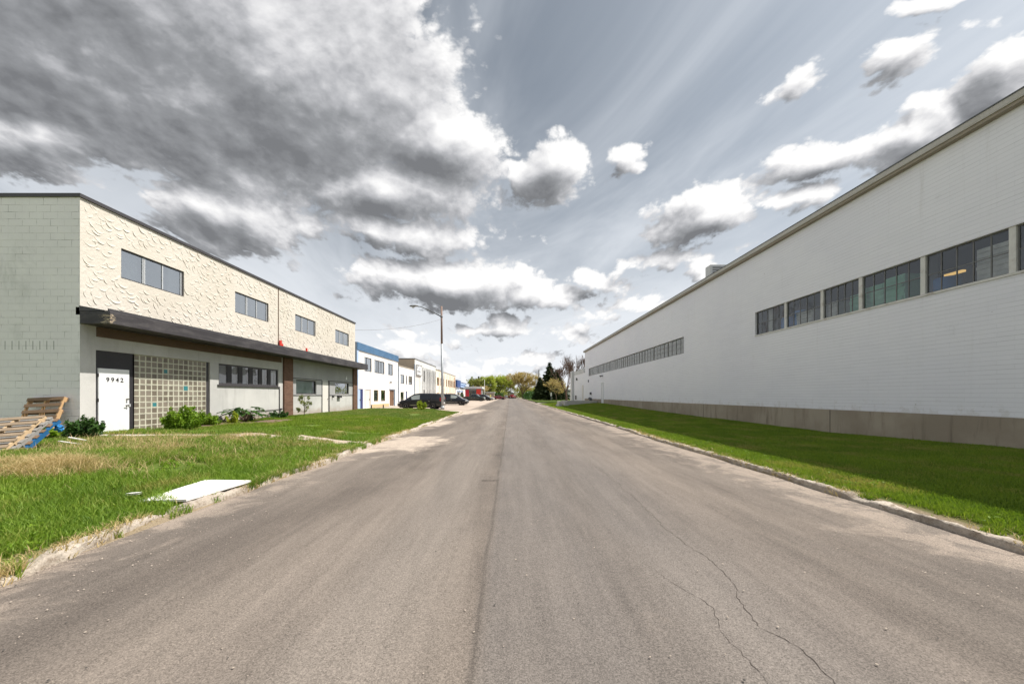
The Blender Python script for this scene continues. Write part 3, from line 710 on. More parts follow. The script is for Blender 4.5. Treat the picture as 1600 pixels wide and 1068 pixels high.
def blades(name, x, y, z, h, wdt, mat, label, cat='grass', lean=0.5, seed=1):
    r_ = np.random.default_rng(seed); N = len(x); a = r_.random(N) * 2 * math.pi; la = r_.random(N) * 2 * math.pi
    hh = h * (0.55 + 0.9 * r_.random(N)); ll = lean * hh * (0.2 + r_.random(N)); ca, sa = np.cos(a), np.sin(a); lx, ly = np.cos(la) * ll, np.sin(la) * ll
    W2 = wdt * (0.6 + 0.8 * r_.random(N)) / 2
    V = np.empty((N, 5, 3))
    V[:, 0] = np.stack([x - ca * W2, y - sa * W2, z - 0.01], -1); V[:, 1] = np.stack([x + ca * W2, y + sa * W2, z - 0.01], -1)
    mx_, my_, mz_ = x + lx * 0.35, y + ly * 0.35, z + hh * 0.6
    V[:, 2] = np.stack([mx_ + ca * W2 * 0.8, my_ + sa * W2 * 0.8, mz_], -1); V[:, 3] = np.stack([mx_ - ca * W2 * 0.8, my_ - sa * W2 * 0.8, mz_], -1)
    V[:, 4] = np.stack([x + lx, y + ly, z + hh * np.sqrt(np.clip(1 - (ll / hh / 2.2) ** 2, 0.1, 1))], -1)
    b = 5 * np.arange(N)[:, None]; Fc = np.concatenate([b + [0, 1, 2, 3], b + [3, 2, 4]], 1).ravel()
    cnt = np.tile([4, 3], N); rv = np.repeat(np.clip(r_.random(N) * 0.6 + 0.4 * fbm(x * 1.2, y * 1.2, 77), 0, 1), 5)
    o = from_np(name, V.reshape(-1, 3), Fc, cnt, mat, rv); tagp(o, label, cat, kind='stuff'); return o
def scatter(N, x0, x1, y0, y1, seed):
    r_ = np.random.default_rng(seed); return x0 + (x1 - x0) * r_.random(N), y0 + (y1 - y0) * r_.random(N)
def vis(x, y): return (x > -1.46 * y - 0.6) & (x < 1.46 * y + 0.6)
BOARD = [(-4.98, 6.06), (-4.20, 6.02), (-4.36, 5.0), (-4.93, 4.92)]
def pathmask(x, y):
    m_ = (x < -8.4) & (y > 10.1) & (y < 11.02)
    n_ = (fbm(x * 3, y * 3, 8) > 0.36)
    m_ |= (x > -8.3) & (x < -6.7) & (y > 10.35) & (y < 11.25) & n_ & (fbm(x * 1.2, y * 4, 4) > 0.42)
    m_ |= (x > -6.5) & (x < -4.3) & (y > 10.75) & (y < 11.7) & n_
    m_ |= (((x + 4.6) / 0.42) ** 2 + ((y - 5.58) / 0.58) ** 2 < 0.75)
    m_ |= (((x + 11.7) / 0.7) ** 2 + ((y - 14) / 2.4) ** 2 < 1) & (fbm(x * 4, y * 4, 2) > 0.3)
    m_ |= (((x + 10.6) / 0.8) ** 2 + ((y - 16.3) / 1.4) ** 2 < 1) & (fbm(x * 4, y * 4, 2) > 0.35)
    return m_
def lawnL(N, y0, y1, xa, h, wdt, seed, mat='grass_tall', dens=0.32):
    x, y = scatter(N, xa, XC_L - 0.02, y0, y1, seed)
    k = vis(x, y) & ~((x < XL) & (y > 10.66)) & ~pathmask(x, y)
    dry = fbm(x * 0.8, y * 0.6, 61); k &= (dry < 0.70) | (np.random.default_rng(seed).random(len(x)) < 0.4)
    k &= fbm(x * 5, y * 5, 13) > dens * (0.8 + 0.8 * (x > XC_L - 0.3))
    k &= ~((((x + 7.4) / .95) ** 2 + ((y - 5.8) / .6) ** 2 < 1) & (np.random.default_rng(seed + 5).random(len(x)) < .65)); x, y = x[k], y[k]
    hv = h * (0.65 + 0.8 * fbm(x * 0.9, y * 0.9, 14)) * (0.6 + 0.4 * np.clip((XC_L - x) / 0.6, 0, 1))
    return x, y, zL(x, y), hv
for (N, y0, y1, xa, h, wd, sd_, mt) in ((150000, 1.6, 7.6, -11.2, 0.105, 0.008, 1, 'grass_tall'), (170000, 7.6, 13, -19, 0.085, 0.012, 2, 'grass_tall'),
                                (120000, 13, 21, -12.33, 0.055, 0.015, 3, 'grass_mown'), (100000, 21, 33.3, -12.33, 0.045, 0.022, 4, 'grass_far')):
    x, y, z, hv = lawnL(N, y0, y1, xa, h, wd, sd_)
    lb = {1: 'tall green grass of the left lawn nearest the camera', 2: 'tall green grass of the left lawn by the pallets and the path',
          3: 'short grass of the left lawn along the grey front wall', 4: 'short grass at the far end of the left lawn'}[sd_]
    blades('grass', x, y, z, hv, wd, mt, lb, lean=0.7 if sd_ < 3 else 0.5, seed=sd_ + 10)
for (N, y0, y1, h, wd, sd_, mt) in ((210000, 2.9, 9.5, 0.052, 0.008, 5, 'grass_mown'), (190000, 9.5, 20, 0.045, 0.013, 6, 'grass_mown'), (130000, 20, 47, 0.04, 0.024, 7, 'grass_mown'), (25000, 47, 65, .04, .04, 8, 'grass_mown')):
    x, y = scatter(N, XC_R + 0.06, XR - 0.02, y0, y1, sd_); k = vis(x, y) & (fbm(x * 6, y * 6, 13) > 0.22 + 0.3 * (x < XC_R + 0.3)); x, y = x[k], y[k]
    lb = {5: 'bright mown grass of the right verge nearest the camera', 6: 'mown grass of the right verge in the shade of the brick wall',
          7: 'mown grass at the middle of the right verge', 8: 'mown grass at the far end of the right verge'}[sd_]
    blades('grass', x, y, zR(x, y), h * (0.7 + 0.7 * fbm(x * 1.1, y * 1.1, 19)), wd, mt, lb, lean=0.6, seed=sd_ + 10)
# broad low weeds mixed into both lawns
def weedpatch(N, x0, x1, y0, y1, zf, seed, label, h=.05):
    r2 = np.random.default_rng(seed); x, y = x0 + (x1 - x0) * r2.random(N), y0 + (y1 - y0) * r2.random(N); k = vis(x, y) & (fbm(x * 1.4, y * 1.4, seed) > .5) & ~pathmask(x, y); x, y = x[k], y[k]
    z = zf(x, y); C_ = np.stack([x, y, z + h * .55], -1); Rr = np.stack([np.full(len(x), .06), np.full(len(x), .06), np.full(len(x), h)], -1) * (0.6 + r2.random((len(x), 1)))
    o = leaf_cloud('weeds', None, C_, Rr, len(x) * 26, .022, 'leaf_fresh', seed, None, flat=.8); tagp(o, label, 'weeds', kind='stuff')
# dead straw: thin, long, partly lying
def straw(N, cx, cy, rx, ry, h, seed, label, wd=0.005, lean=1.3):
    r_ = np.random.default_rng(seed); x = cx + r_.normal(0, rx, N); y = cy + r_.normal(0, ry, N)
    k = (x < XC_L - 0.05) & ~((x < XL + 0.1) & (y > 10.4)) & ((fbm(x * 2.2, y * 2.2, seed) > 0.42)); x, y = x[k], y[k]
    blades('dry_grass', x, y, zL(x, y), np.full(len(x), h), wd, 'straw', label, 'dry grass', lean=lean, seed=seed)
straw(9500, -7.35, 5.8, 0.5, 0.34, 0.20, 31, 'dense pale dry straw at the left edge below the pallets')
straw(5200, -7.4, 7.9, 1.4, 0.55, 0.14, 35, 'dry straw mixed with the grass between the pallets and the white board')
straw(1200, -8.6, 8.6, 1.3, 0.8, 0.22, 32, 'thin dry stalks standing in the grass beside the pallets', 0.006, 0.8)
straw(6500, -8.1, 9.6, 1.7, 0.45, 0.12, 33, 'matted dry straw along the concrete path', 0.007)
straw(2200, -6.6, 10.5, 1.5, 0.35, 0.10, 34, 'sparse dry straw over the old path', 0.007)
def kerbside(side, N, seed, label):
    r_ = np.random.default_rng(seed); y = 1.5 + 14 * r_.random(N) ** 1.4
    x = (edgeL(y) + 0.02 - np.abs(r_.normal(0, 0.13, N))) if side < 0 else (edgeR(y) - 0.02 + np.abs(r_.normal(0.05, 0.12, N)))
    k = fbm(y * 1.5, x * 2, seed) > 0.42; x, y = x[k], y[k]
    z = np.where(((edgeL(y) - 0.0) < x) if side < 0 else (x < edgeR(y) + 0.0), 0.01, 0.075)
    blades('dry_grass', x, y, z, np.full(len(x), 0.085), 0.007, 'straw', label, 'dry grass', lean=1.5, seed=seed)
kerbside(-1, 7000, 41, 'straw and dead grass caught along the left kerb'); kerbside(1, 2500, 42, 'dead grass along the right kerb')
r_ = np.random.default_rng(5); yy = 1.6 + 12 * r_.random(16000) ** 1.3; xx = edgeL(yy) - np.abs(r_.normal(0.04, 0.08, 16000)); k = fbm(yy * 2.1, yy * 0, 90) > 0.54; xx, yy = xx[k], yy[k]
blades('grass', xx, yy, np.full(len(xx), 0.03), np.full(len(xx), 0.13), 0.008, 'grass_tall', 'tufts of green grass growing through the broken left kerb', lean=0.8, seed=51)

weedpatch(900, -8.5, -4.4, 2.5, 10, zL, 71, 'small broad leaved weeds in the near left lawn', .06)
weedpatch(700, -12, -4.4, 10, 22, zL, 72, 'small broad leaved weeds in the lawn before the building', .05)
weedpatch(700, 5.2, 9.0, 3, 14, zR, 73, 'small broad leaved weeds in the right verge', .04)
# ------------------------------------------------------------------ plants
def grow(rg, p0, d, length, r0, depth, out, tips, spread=0.6, up=0.25, kids=3):
    """recursive limbs -> list of (points, radii)"""
    n_ = 4; pts = [Vector(p0)]; d = Vector(d).normalized(); rs = [r0]
    for k in range(n_):
        d = (d + Vector((rg.uniform(-1, 1), rg.uniform(-1, 1), rg.uniform(-.6, 1))) * 0.16).normalized()
        pts.append(pts[-1] + d * length / n_); rs.append(r0 * (1 - 0.45 * (k + 1) / n_))
    out.append((pts, rs, depth))
    if depth <= 0: tips.append(pts[-1]); tips.append(pts[2]); return
    for k in range(kids):
        a = rg.uniform(0, 6.28); sp = rg.uniform(0.5, 1.25) * spread
        side = d.orthogonal().normalized(); side.rotate(Matrix.Rotation(a, 3, d))
        nd = (d + side * sp + Vector((0, 0, up))).normalized(); st_ = rg.choice([0.55, 0.75, 1.0]) if k else 1.0
        i = min(n_, int(st_ * n_)); grow(rg, pts[i], nd, length * rg.uniform(0.6, 0.82), rs[i] * 0.62, depth - 1, out, tips, spread, up, kids)
def tree(name, x, y, h, cw, leafmat, label, group, seed, nleaf=5000, lsize=0.3, depth=4, trunk=None, bark='bark', spread=0.7, up=0.2, rt=None, z0=0.1, kids=3, crownmat2=None):
    rt_ = root(name, (x, y, z0), label, 'tree', group); rg = random.Random(seed); out, tips = [], []
    tl = trunk if trunk is not None else h * 0.22; r0 = rt or h * 0.022
    n0 = 3
    main = [Vector((0, 0, -0.1)), Vector((rg.uniform(-.05, .05), 0, tl * .5)), Vector((rg.uniform(-.1, .1), rg.uniform(-.1, .1), tl))]
    out.append((main, [r0 * 1.25, r0, r0 * 0.9], depth + 1))
    for k in range(n0 + 1):
        a = 6.28 * k / (n0 + 1) + rg.random(); dd = Vector((math.cos(a) * spread, math.sin(a) * spread, 1.0))
        grow(rg, main[-1] - Vector((0, 0, 0.1)), dd, (h - tl) * 0.36, r0 * 0.62, depth, out, tips, spread, up, kids)
    # fit the limbs to the wanted height and width
    zs = max(t.z for t in tips); xs_ = sorted(abs(t.x) for t in tips)[int(len(tips) * .93)]
    fz = (h - tl) / max(0.1, zs - tl); fx = (cw / 2) / max(0.1, xs_)
    def fit(v_):
        if v_.z <= tl: return v_
        return Vector((v_.x * fx, v_.y * fx, tl + (v_.z - tl) * fz))
    mb = MB(); br = MB()
    for pts, rs, dp in out:
        (mb if dp > depth - 1 else br).tube([fit(p_) for p_ in pts], [max(0.017 if not nleaf else 0.012, q_) for q_ in rs], 6 if dp > 1 else 4 if dp > 0 else 3, cap=False)
    mb.build('trunk', bark, rt_, smooth=True, world=False); br.build('branch', bark, rt_, smooth=True, world=False)
    if nleaf:
        T = np.array([fit(t) for t in tips]); r2 = np.random.default_rng(seed)
        T = T[r2.permutation(len(T))[:200]]; nI = 170; d_ = r2.normal(size=(nI, 3)); d_ /= np.linalg.norm(d_, axis=1)[:, None]; q3 = r2.random(nI)[:, None] ** .4
        inner = d_ * q3 * np.array([cw * .46, cw * .40, (h - tl) * .44]) + np.array([0, 0, tl + (h - tl) * .52]); T = np.concatenate([T, inner]); rad = cw * 0.035 + cw * 0.05 * r2.random(len(T))
        leaf_cloud('crown', rt_, T, rad, nleaf, lsize, leafmat, seed, None)
    return rt_
def spruce(x, y, h, wd, label, seed, mat='needle', n=9000, z0=0.15, ls=0.22, group='evergreen trees beyond the right verge'):
    rt_ = root('spruce_tree', (x, y, z0), label, 'tree', group); r_ = np.random.default_rng(seed); rg = random.Random(seed)
    mb = MB(); mb.tube([(0, 0, -.1), (0, 0, h * .5), (0, 0, h * .98)], [h * .018, h * .012, .02], 7)
    mb.build('trunk', 'bark', rt_, smooth=True, world=False)
    P_, T_ = [], []; z = h * 0.10; layer = 0
    while z < h * 0.985:
        t = (z / h); rad = wd / 2 * (1 - t) ** 0.82 * rg.uniform(0.82, 1.12) + 0.08; nb = max(5, int(12 * (1 - t) + 4))
        for k in range(nb):
            a = 6.28 * (k + rg.random() * .7) / nb; L_ = rad * rg.uniform(0.72, 1.12); m_ = max(10, int(n / 260 * L_))
            s_ = r_.random(m_) ** 0.7; wob = r_.normal(0, 0.10 * L_ * 0.5 + 0.05, (m_, 3)) * (0.4 + (1 - s_))[:, None]
            droop = -0.28 * L_ * s_ + 0.16 * L_ * s_ ** 3
            P_.append(np.stack([np.cos(a) * L_ * s_, np.sin(a) * L_ * s_, z + droop], -1) + wob * [1, 1, .55]); T_.append(np.tile([np.cos(a), np.sin(a), -.25], (m_, 1)))
        z += h * 0.028 * rg.uniform(.8, 1.2); layer += 1
    P_ = np.concatenate(P_); T_ = np.concatenate(T_) + r_.normal(0, .45, (len(P_), 3)); T_ /= np.linalg.norm(T_, axis=1)[:, None]; N = len(P_)
    b = np.cross(T_, r_.normal(size=(N, 3))); b /= np.linalg.norm(b, axis=1)[:, None]; s_ = ls * (0.6 + 0.8 * r_.random(N))[:, None]
    V = np.stack([P_ - T_ * s_, P_ + b * s_ * .28, P_ + T_ * s_, P_ - b * s_ * .28], 1)
    from_np('crown', V.reshape(-1, 3), (np.arange(4)[None] + 4 * np.arange(N)[:, None]).ravel(), np.full(N, 4), mat, np.repeat(r_.random(N), 4), parent=rt_)
    return rt_
def bush(name, x, y, z, w_, d_, h, mat, label, seed, n=1500, ls=0.05, cat='bush', stems=True, blobs=14, group=None):
    rt_ = root(name, (x, y, z), label, cat, group); rg = random.Random(seed); C_, R_ = [], []; mb = MB()
    for k in range(blobs):
        a = rg.uniform(0, 6.28); t = rg.random() ** .6; ln = rg.uniform(.62, 1.08) * (1 - .38 * t * t)
        tip = Vector((math.cos(a) * t * w_ * .5, math.sin(a) * t * d_ * .5, h * ln)); b0_ = Vector((tip.x * .25, tip.y * .25, -.03)); md = b0_.lerp(tip, .5) + Vector((tip.x * .12, tip.y * .12, 0))
        mb.tube([tuple(b0_), tuple(md), tuple(tip)], [.008, .006, .003], 4, cap=False)
        for j in range(5):
            u_ = .2 + .8 * (j + rg.random() * .6) / 5; c_ = b0_.lerp(md, u_ * 2) if u_ < .5 else md.lerp(tip, u_ * 2 - 1); r_ = (.115 - .07 * u_) * w_ ** .4
            C_.append(tuple(c_)); R_.append((r_, r_, r_ * 1.15))
    leaf_cloud('foliage', rt_, C_, R_, n, ls, mat, seed, None, flat=0.5, elong=1.9)
    mb.build('stem', 'bark', rt_, world=False)
    return rt_

# ------------------------------------------------------------------ buildings
def wallx(mb, X, sgn, y0, y1, z0, z1, holes=(), depth=0.12):
    """wall face in the plane x = X looking towards sgn*x, with openings and their reveals"""
    ys = sorted({y0, y1, *[h_[0] for h_ in holes], *[h_[1] for h_ in holes]}); zs = sorted({z0, z1, *[h_[2] for h_ in holes], *[h_[3] for h_ in holes]})
    ys = [q_ for q_ in ys if y0 <= q_ <= y1]; zs = [q_ for q_ in zs if z0 <= q_ <= z1]
    def Q(a, b, c, d): mb.quad(*((a, b, c, d) if sgn > 0 else (d, c, b, a)))
    for ya_, yb_ in zip(ys, ys[1:]):
        for za, zb in zip(zs, zs[1:]):
            cy, cz = (ya_ + yb_) / 2, (za + zb) / 2
            if any(h_[0] < cy < h_[1] and h_[2] < cz < h_[3] for h_ in holes): continue
            Q((X, ya_, za), (X, yb_, za), (X, yb_, zb), (X, ya_, zb))
    Xi = X - sgn * depth
    for (a, b, c, d) in [h_[:4] for h_ in holes]:
        Q((Xi, a, c), (X, a, c), (X, a, d), (Xi, a, d)); Q((X, b, c), (Xi, b, c), (Xi, b, d), (X, b, d))
        Q((X, a, d), (X, b, d), (Xi, b, d), (Xi, a, d)); Q((Xi, a, c), (Xi, b, c), (X, b, c), (X, a, c))
def roombox(mb, X, sgn, a, b, c, d, dep=0.9):
    """five inner faces of the dim room behind an opening"""
    Xi, Xo = X - sgn * dep, X - sgn * 0.115
    A = [(Xo, a, c), (Xo, b, c), (Xo, b, d), (Xo, a, d)]; B = [(Xi, a, c), (Xi, b, c), (Xi, b, d), (Xi, a, d)]
    mb.quad(*B)
    for i in range(4): j = (i + 1) % 4; mb.quad(A[i], A[j], B[j], B[i])
def window(rt_, X, sgn, a, b, c, d, frame='dark_trim', sash='window_alu', mull=(), fw=0.05, glass='window_glass', curtains=(), rec=0.07, hbar=(), label=None, dep=0.9, mw=0.045, cx=0.2):
    """part 'window' (outer frame) with sub-parts: pane, sash, curtain, room"""
    mb = MB(); x0, x1 = X - sgn * (rec + .03), X - sgn * (rec - .03) 
    e = 0.002
    mb.box(x0, x1, a + e, b - e, d - fw, d - e); mb.box(x0, x1, a + e, b - e, c + e, c + fw); mb.box(x0, x1, a + e, a + fw, c + fw, d - fw); mb.box(x0, x1, b - fw, b - e, c + fw, d - fw)
    fr = mb.build('window', frame, rt_, bevel=0.004)
    if label: fr['label'] = label
    w_ = b - a
    if mull or hbar:
        mb = MB()
        for t in mull:
            yc = a + t * w_; mb.box(x0 + sgn * .008, x1 - sgn * .008, yc - mw / 2, yc + mw / 2, c + fw, d - fw)
        for t in hbar:
            zc = c + t * (d - c); mb.box(x0 + sgn * .012, x1 - sgn * .012, a + fw, b - fw, zc - mw / 2, zc + mw / 2)
        build_each(mb, 'mullion', sash, fr)
    xg = X - sgn * rec; mb = MB(); mb.quad((xg, a + fw, c + fw), (xg, b - fw, c + fw), (xg, b - fw, d - fw), (xg, a + fw, d - fw)); mb.build('pane', glass, fr)
    mb = MB(); roombox(mb, X, sgn, a + e, b - e, c + e, d - e, dep); mb.build('room', 'room_dark', fr)
    for (ta, tb, za, zb, mt) in curtains:
        mb = MB(); xc = X - sgn * 0.2; ya_, yb_ = a + ta * w_, a + tb * w_; n_ = max(2, int((yb_ - ya_) / 0.035))
        for k in range(n_):
            u0, u1 = k / n_, (k + 1) / n_; dx0 = .012 * (1 if k % 2 else -1)
            mb.quad((xc + dx0, ya_ + (yb_ - ya_) * u0, c + (d - c) * za), (xc - dx0, ya_ + (yb_ - ya_) * u1, c + (d - c) * za), (xc - dx0, ya_ + (yb_ - ya_) * u1, c + (d - c) * zb), (xc + dx0, ya_ + (yb_ - ya_) * u0, c + (d - c) * zb))
        mb.build('curtain', mt, fr)
    return fr
def Yw(x, X): return F * abs(X) / abs(x - 797)
def Zw(x, y, X): return EYE + (617 - y) / abs(x - 797) * abs(X)

# ---- A: the cream and grey building with the dark canopy
A = root('building', (XL, 20, 0), 'two storey building with cream trowelled stucco above grey ground floor and a dark canopy', 'building')
Y0, Y1, ZT = 10.66, 29.6, 7.23
UW = [(11.79, 14.07), (16.68, 18.99), (21.35, 23.58), (26.25, 28.45)]; UZ = (5.27, 6.22)
holes = [(a, b, UZ[0], UZ[1]) for a, b in UW]
mb = MB(); wallx(mb, XL, 1, Y0, Y1, 4.0, ZT, holes)
# trowelled crescents standing proud of the stucco
rg = random.Random(4)
def crescent(mb, cy, cz, r_, a0, a1, wd, hgt):
    n_ = 8; prev = None
    for k in range(n_ + 1):
        t = k / n_; a = a0 + (a1 - a0) * t; s_ = math.sin(math.pi * min(max(t, .0), 1.0)) ** 0.7
        o_ = (XL + 0.001 + 0.012 * 0, cy + math.cos(a) * r_, cz + math.sin(a) * r_)
        rid = (XL + hgt * s_ + 0.0015, cy + math.cos(a) * (r_ - 0.008), cz + math.sin(a) * (r_ - 0.008))
        inn = (XL + 0.001, cy + math.cos(a) * (r_ - wd * s_ - 0.012), cz + math.sin(a) * (r_ - wd * s_ - 0.012))
        if prev: mb.quad(prev[0], o_, rid, prev[1]); mb.quad(prev[1], rid, inn, prev[2])
        prev = (o_, rid, inn)
gy = 11 - .5
row = 0
z = 4.12
while z < ZT - 0.12:
    y = Y0 + 0.12 + (0.15 if row % 2 else 0)
    while y < Y1 - 0.15:
        cy, cz = y + rg.uniform(-.12, .12), z + rg.uniform(-.09, .09); r_ = rg.uniform(.10, .22)
        mid = R(rg.choice([225, 250, 270, 300, 200]) + rg.uniform(-25, 25)); half = R(rg.uniform(38, 75))
        if Y0 + .2 < cy < Y1 - .2 and 4.2 < cz and cz < ZT - .02 and not any(h_[0] - .2 < cy < h_[1] + .2 and h_[2] - .08 < cz < h_[3] + .24 for h_ in holes) and abs(cy - 19.8) > .2:
            crescent(mb, cy, cz + .05, r_, mid - half, mid + half, rg.uniform(.035, .075), rg.uniform(.006, .018))
        y += 0.25
    z += 0.175; row += 1
mb.build('stucco_wall', 'cream_stucco', A)
cur = [[(0, .32, 0, 1, 'curtain_pale'), (.80, 1, 0, 1, 'curtain_pale')], [(.26, .36, 0, 1, 'curtain_pale'), (.55, .98, 0, 1, 'curtain_pale')],
       [(.0, .30, 0, 1, 'curtain_tan'), (.66, .97, 0, 1, 'curtain_tan')], [(.0, .28, 0, 1, 'curtain_tan'), (.30, .62, 0, 1, 'curtain_pale'), (.66, .97, 0, 1, 'curtain_tan')]]
for (a, b), cc in zip(UW, cur): window(A, XL, 1, a, b, UZ[0], UZ[1], mull=(.33, .355, .64, .965), curtains=cc, mw=.035, fw=.045)
# ground floor, near unit
G1 = [(11.07, 12.20, 0.28, 2.90), (12.20, 15.28, 0.33, 2.90), (15.74, 19.80, 2.00, 2.90)]
mb = MB(); wallx(mb, XL, 1, Y0, 20.18, 0.2, 4.0, G1, 0.10); mb.build('wall', 'grey_render', A)
mb = MB(); mb.box(XL, XL + .05, 11.08, 20.0, 3.30, 3.585); mb.build('beam', 'plywood_brown', A)
mb = MB(); mb.box(XL + .001, XL + .03, Y0 + .01, 12.2, 0.24, 0.40); mb.box(XL - .004, XL + .028, 12.2, 15.5, .24, .33); build_each(mb, 'plinth', 'charcoal_paint', A)
mb = MB(); mb.box(XL - .095, XL - .03, 11.075, 12.195, 0.30, 2.895); al = mb.build('door_surround', 'charcoal_paint', A)
mb = MB(); mb.box(XL - .03, XL + .015, 11.13, 12.03, 0.335, 2.362); door = mb.build('door', 'white_paint', A, bevel=.004)
mb = MB()
for zz in (1.42, 1.22): mb.lathe((XL + .015, 11.95, zz), (1, 0, 0), [(.028, 0), (.028, .012), (.016, .02), (.016, .045), (.026, .05), (.026, .065), (.01, .07)], 12)
mb.box(XL + .06, XL + .075, 11.86, 11.96, 1.21, 1.23); build_each(mb, 'door_handle', 'lamp_metal', door)
mb = MB(); mb.box(XL + .015, XL + .03, 12.0, 12.06, 1.18, 1.27); mb.build('latch_plate', 'window_alu', door)
mb = MB()
for zz in (.55, 1.35, 2.1): mb.box(XL + .004, XL + .025, 11.105, 11.135, zz, zz + .1)
build_each(mb, 'hinge', 'dark_trim', door)
def text(body, size, loc, rot, mat, name, parent, ext=0.003, sp=1.0, off=0.0):
    cu = bpy.data.curves.new(name, 'FONT'); cu.body = body; cu.size = size; cu.extrude = ext; cu.space_character = sp; cu.offset = off
    cu.align_x = 'CENTER'; cu.align_y = 'CENTER'
    o = bpy.data.objects.new(name, cu); COL.objects.link(o); dg_ = bpy.context.evaluated_depsgraph_get()
    me = bpy.data.meshes.new_from_object(o.evaluated_get(dg_)); bpy.data.objects.remove(o)
    me.materials.clear(); me.materials.append(MATS[mat]); o = bpy.data.objects.new(name, me); COL.objects.link(o)
    o.rotation_euler = rot; o.location = Vector(loc) - (origin_of(parent) if parent else Vector((0, 0, 0))); o.parent = parent
    return o
text('9942', 0.19, (XL + .019, 11.59, 2.02), (R(90), 0, R(90)), 'charcoal_paint', 'house_number', door, sp=1.45, off=0.003)
# glass blocks
mb = MB(); nb, nr = 14, 13; ya_, yb_, za_, zb_ = 12.21, 15.14, 0.335, 2.895; bw, bh = (yb_ - ya_) / nb, (zb_ - za_) / nr; xw = XL - .05
mb.cur = 0; mb.box(xw - .03, xw - .012, ya_, yb_, za_, zb_)
for k in range(nb + 1): yy = ya_ + bw * k; mb.box(xw - .012, xw + .002, max(ya_, yy - .007), min(yb_, yy + .007), za_, zb_)
for k in range(nr + 1): zz = za_ + bh * k; mb.box(xw - .012, xw + .0045, ya_, yb_, max(za_, zz - .007), min(zb_, zz + .007))
rg = random.Random(9)
for i in range(nb):
    for j in range(nr):
        a, b, c, d = ya_ + bw * i + .007, ya_ + bw * (i + 1) - .007, za_ + bh * j + .007, za_ + bh * (j + 1) - .007; q_ = .019 + rg.uniform(-.006, .006); xf = xw - .002; tl = rg.uniform(-.003, .003)
        teal = (i, j) in ((9, 7), (3, 4), (11, 2), (5, 10)); mb.cur = 4 if (teal and j == 7) else 1
        O = [(xf - .006, a, c), (xf - .006, b, c), (xf - .006, b, d), (xf - .006, a, d)]; I = [(xf + tl, a + q_ * 1.5, c + q_), (xf - tl, b - q_ * .6, c + q_), (xf - tl, b - q_ * .6, d - q_), (xf + tl, a + q_ * 1.5, d - q_)]
        for k in range(4): mb.quad(O[k], O[(k + 1) % 4], I[(k + 1) % 4], I[k])
        mb.cur = 4 if teal else (2 if rg.random() < .6 else 3); mb.quad(*I)
mb.build('glass_block_panel', ['block_mortar', 'block_rim', 'block_glass', 'block_glass_b', 'block_teal'], A)
mb = MB(); mb.box(XL - .10, XL - .055, 15.14, 15.275, .335, 2.895); mb.build('jamb', 'dark_trim', A)
fr = window(A, XL, 1, 15.74, 19.80, 2.00, 2.90, frame='dark_trim', sash='charcoal_paint', mull=(.165, .33, .5, .665, .83), mw=.27, fw=.07, curtains=[(.02, .15, 0, 1, 'curtain_pale'), (.25, .31, 0, 1, 'curtain_pale'), (.40, .47, 0, .9, 'curtain_pale'), (.56, .62, 0, .8, 'curtain_pale'), (.73, .79, 0, 1, 'curtain_pale'), (.88, .96, 0, .85, 'curtain_pale')], label='dark strip window with five deep black posts')
mb = MB(); mb.box(XL, XL + .05, 15.66, 19.86, 1.93, 2.0); mb.build('sill', 'dark_trim', A)
mb = MB(); mb.box(XL + .002, XL + .035, 19.83, 19.88, .3, 1.95); mb.tube([(XL + .03, 16.6, .75), (XL + .03, 17.8, .76), (XL + .03, 19.82, .80)], .012, 6); mb.lathe((XL + .0, 19.98, .8), (1, 0, 0), [(.05, 0), (.05, .07), (.03, .09)], 10); mb.build('conduit', 'dark_trim', A)
mb = MB(); mb.box(XL - .05, XL + .09, 20.18, 21.0, .2, 3.59); mb.box(XL - .05, XL + .09, 29.1, 29.88, .1, 3.6); build_each(mb, 'pilaster', 'brown_brick', A)
# ground floor, far unit
G2 = [(21.42, 23.66, 1.60, 2.46), (24.4, 25.22, 0.3, 2.42), (26.2, 28.42, 1.62, 2.46)]
mb = MB(); wallx(mb, XL, 1, 21.0, 29.1, 0.1, 4.0, G2, 0.10); mb.build('wall', 'grey_render', A)
mb = MB(); mb.box(XL + .0, XL + .012, 21.005, 21.42, 1.56, 2.5); mb.box(XL, XL + .012, 23.66, 24.33, 1.56, 2.5); mb.box(XL, XL + .012, 25.35, 26.2, 1.56, 2.5); mb.box(XL, XL + .012, 28.42, 29.09, 1.56, 2.5)
mb.box(XL + .0, XL + .009, 21.005, 29.09, 2.545, 3.58); build_each(mb, 'panel', 'grey_panel', A)
mb = MB()
for (za, zb) in ((2.5, 2.545), (1.515, 1.56)):
    mb.box(XL, XL + .02, 21.005, 24.33, za, zb); mb.box(XL, XL + .02, 25.35, 29.09, za, zb)
mb.box(XL, XL + .03, 24.33, 24.4, .2, 2.5); mb.box(XL, XL + .04, 25.22, 25.35, .2, 2.545); build_each(mb, 'trim', 'dark_trim', A)
window(A, XL, 1, 21.42, 23.66, 1.60, 2.46, frame='dark_trim', fw=.06, curtains=[(0, 1, 0, 1, 'blind_green')], glass='shop_glass')
window(A, XL, 1, 26.2, 28.42, 1.62, 2.46, frame='dark_trim', fw=.05)
mb = MB(); mb.box(XL - .05, XL + .01, 24.405, 25.215, .3, 2.41); d2 = mb.build('door', 'offwhite_paint', A); mb = MB(); mb.lathe((XL + .01, 25.1, 1.3), (1, 0, 0), [(.03, 0), (.02, .03), (.035, .05), (.01, .075)], 10); mb.build('door_handle', 'lamp_metal', d2)
mb = MB(); mb.box(XL, XL + .12, 25.75, 25.85, 1.38, 1.5); mb.box(XL, XL + .16, 26.5, 26.95, 1.36, 1.5); build_each(mb, 'mailbox', 'dark_trim', A)
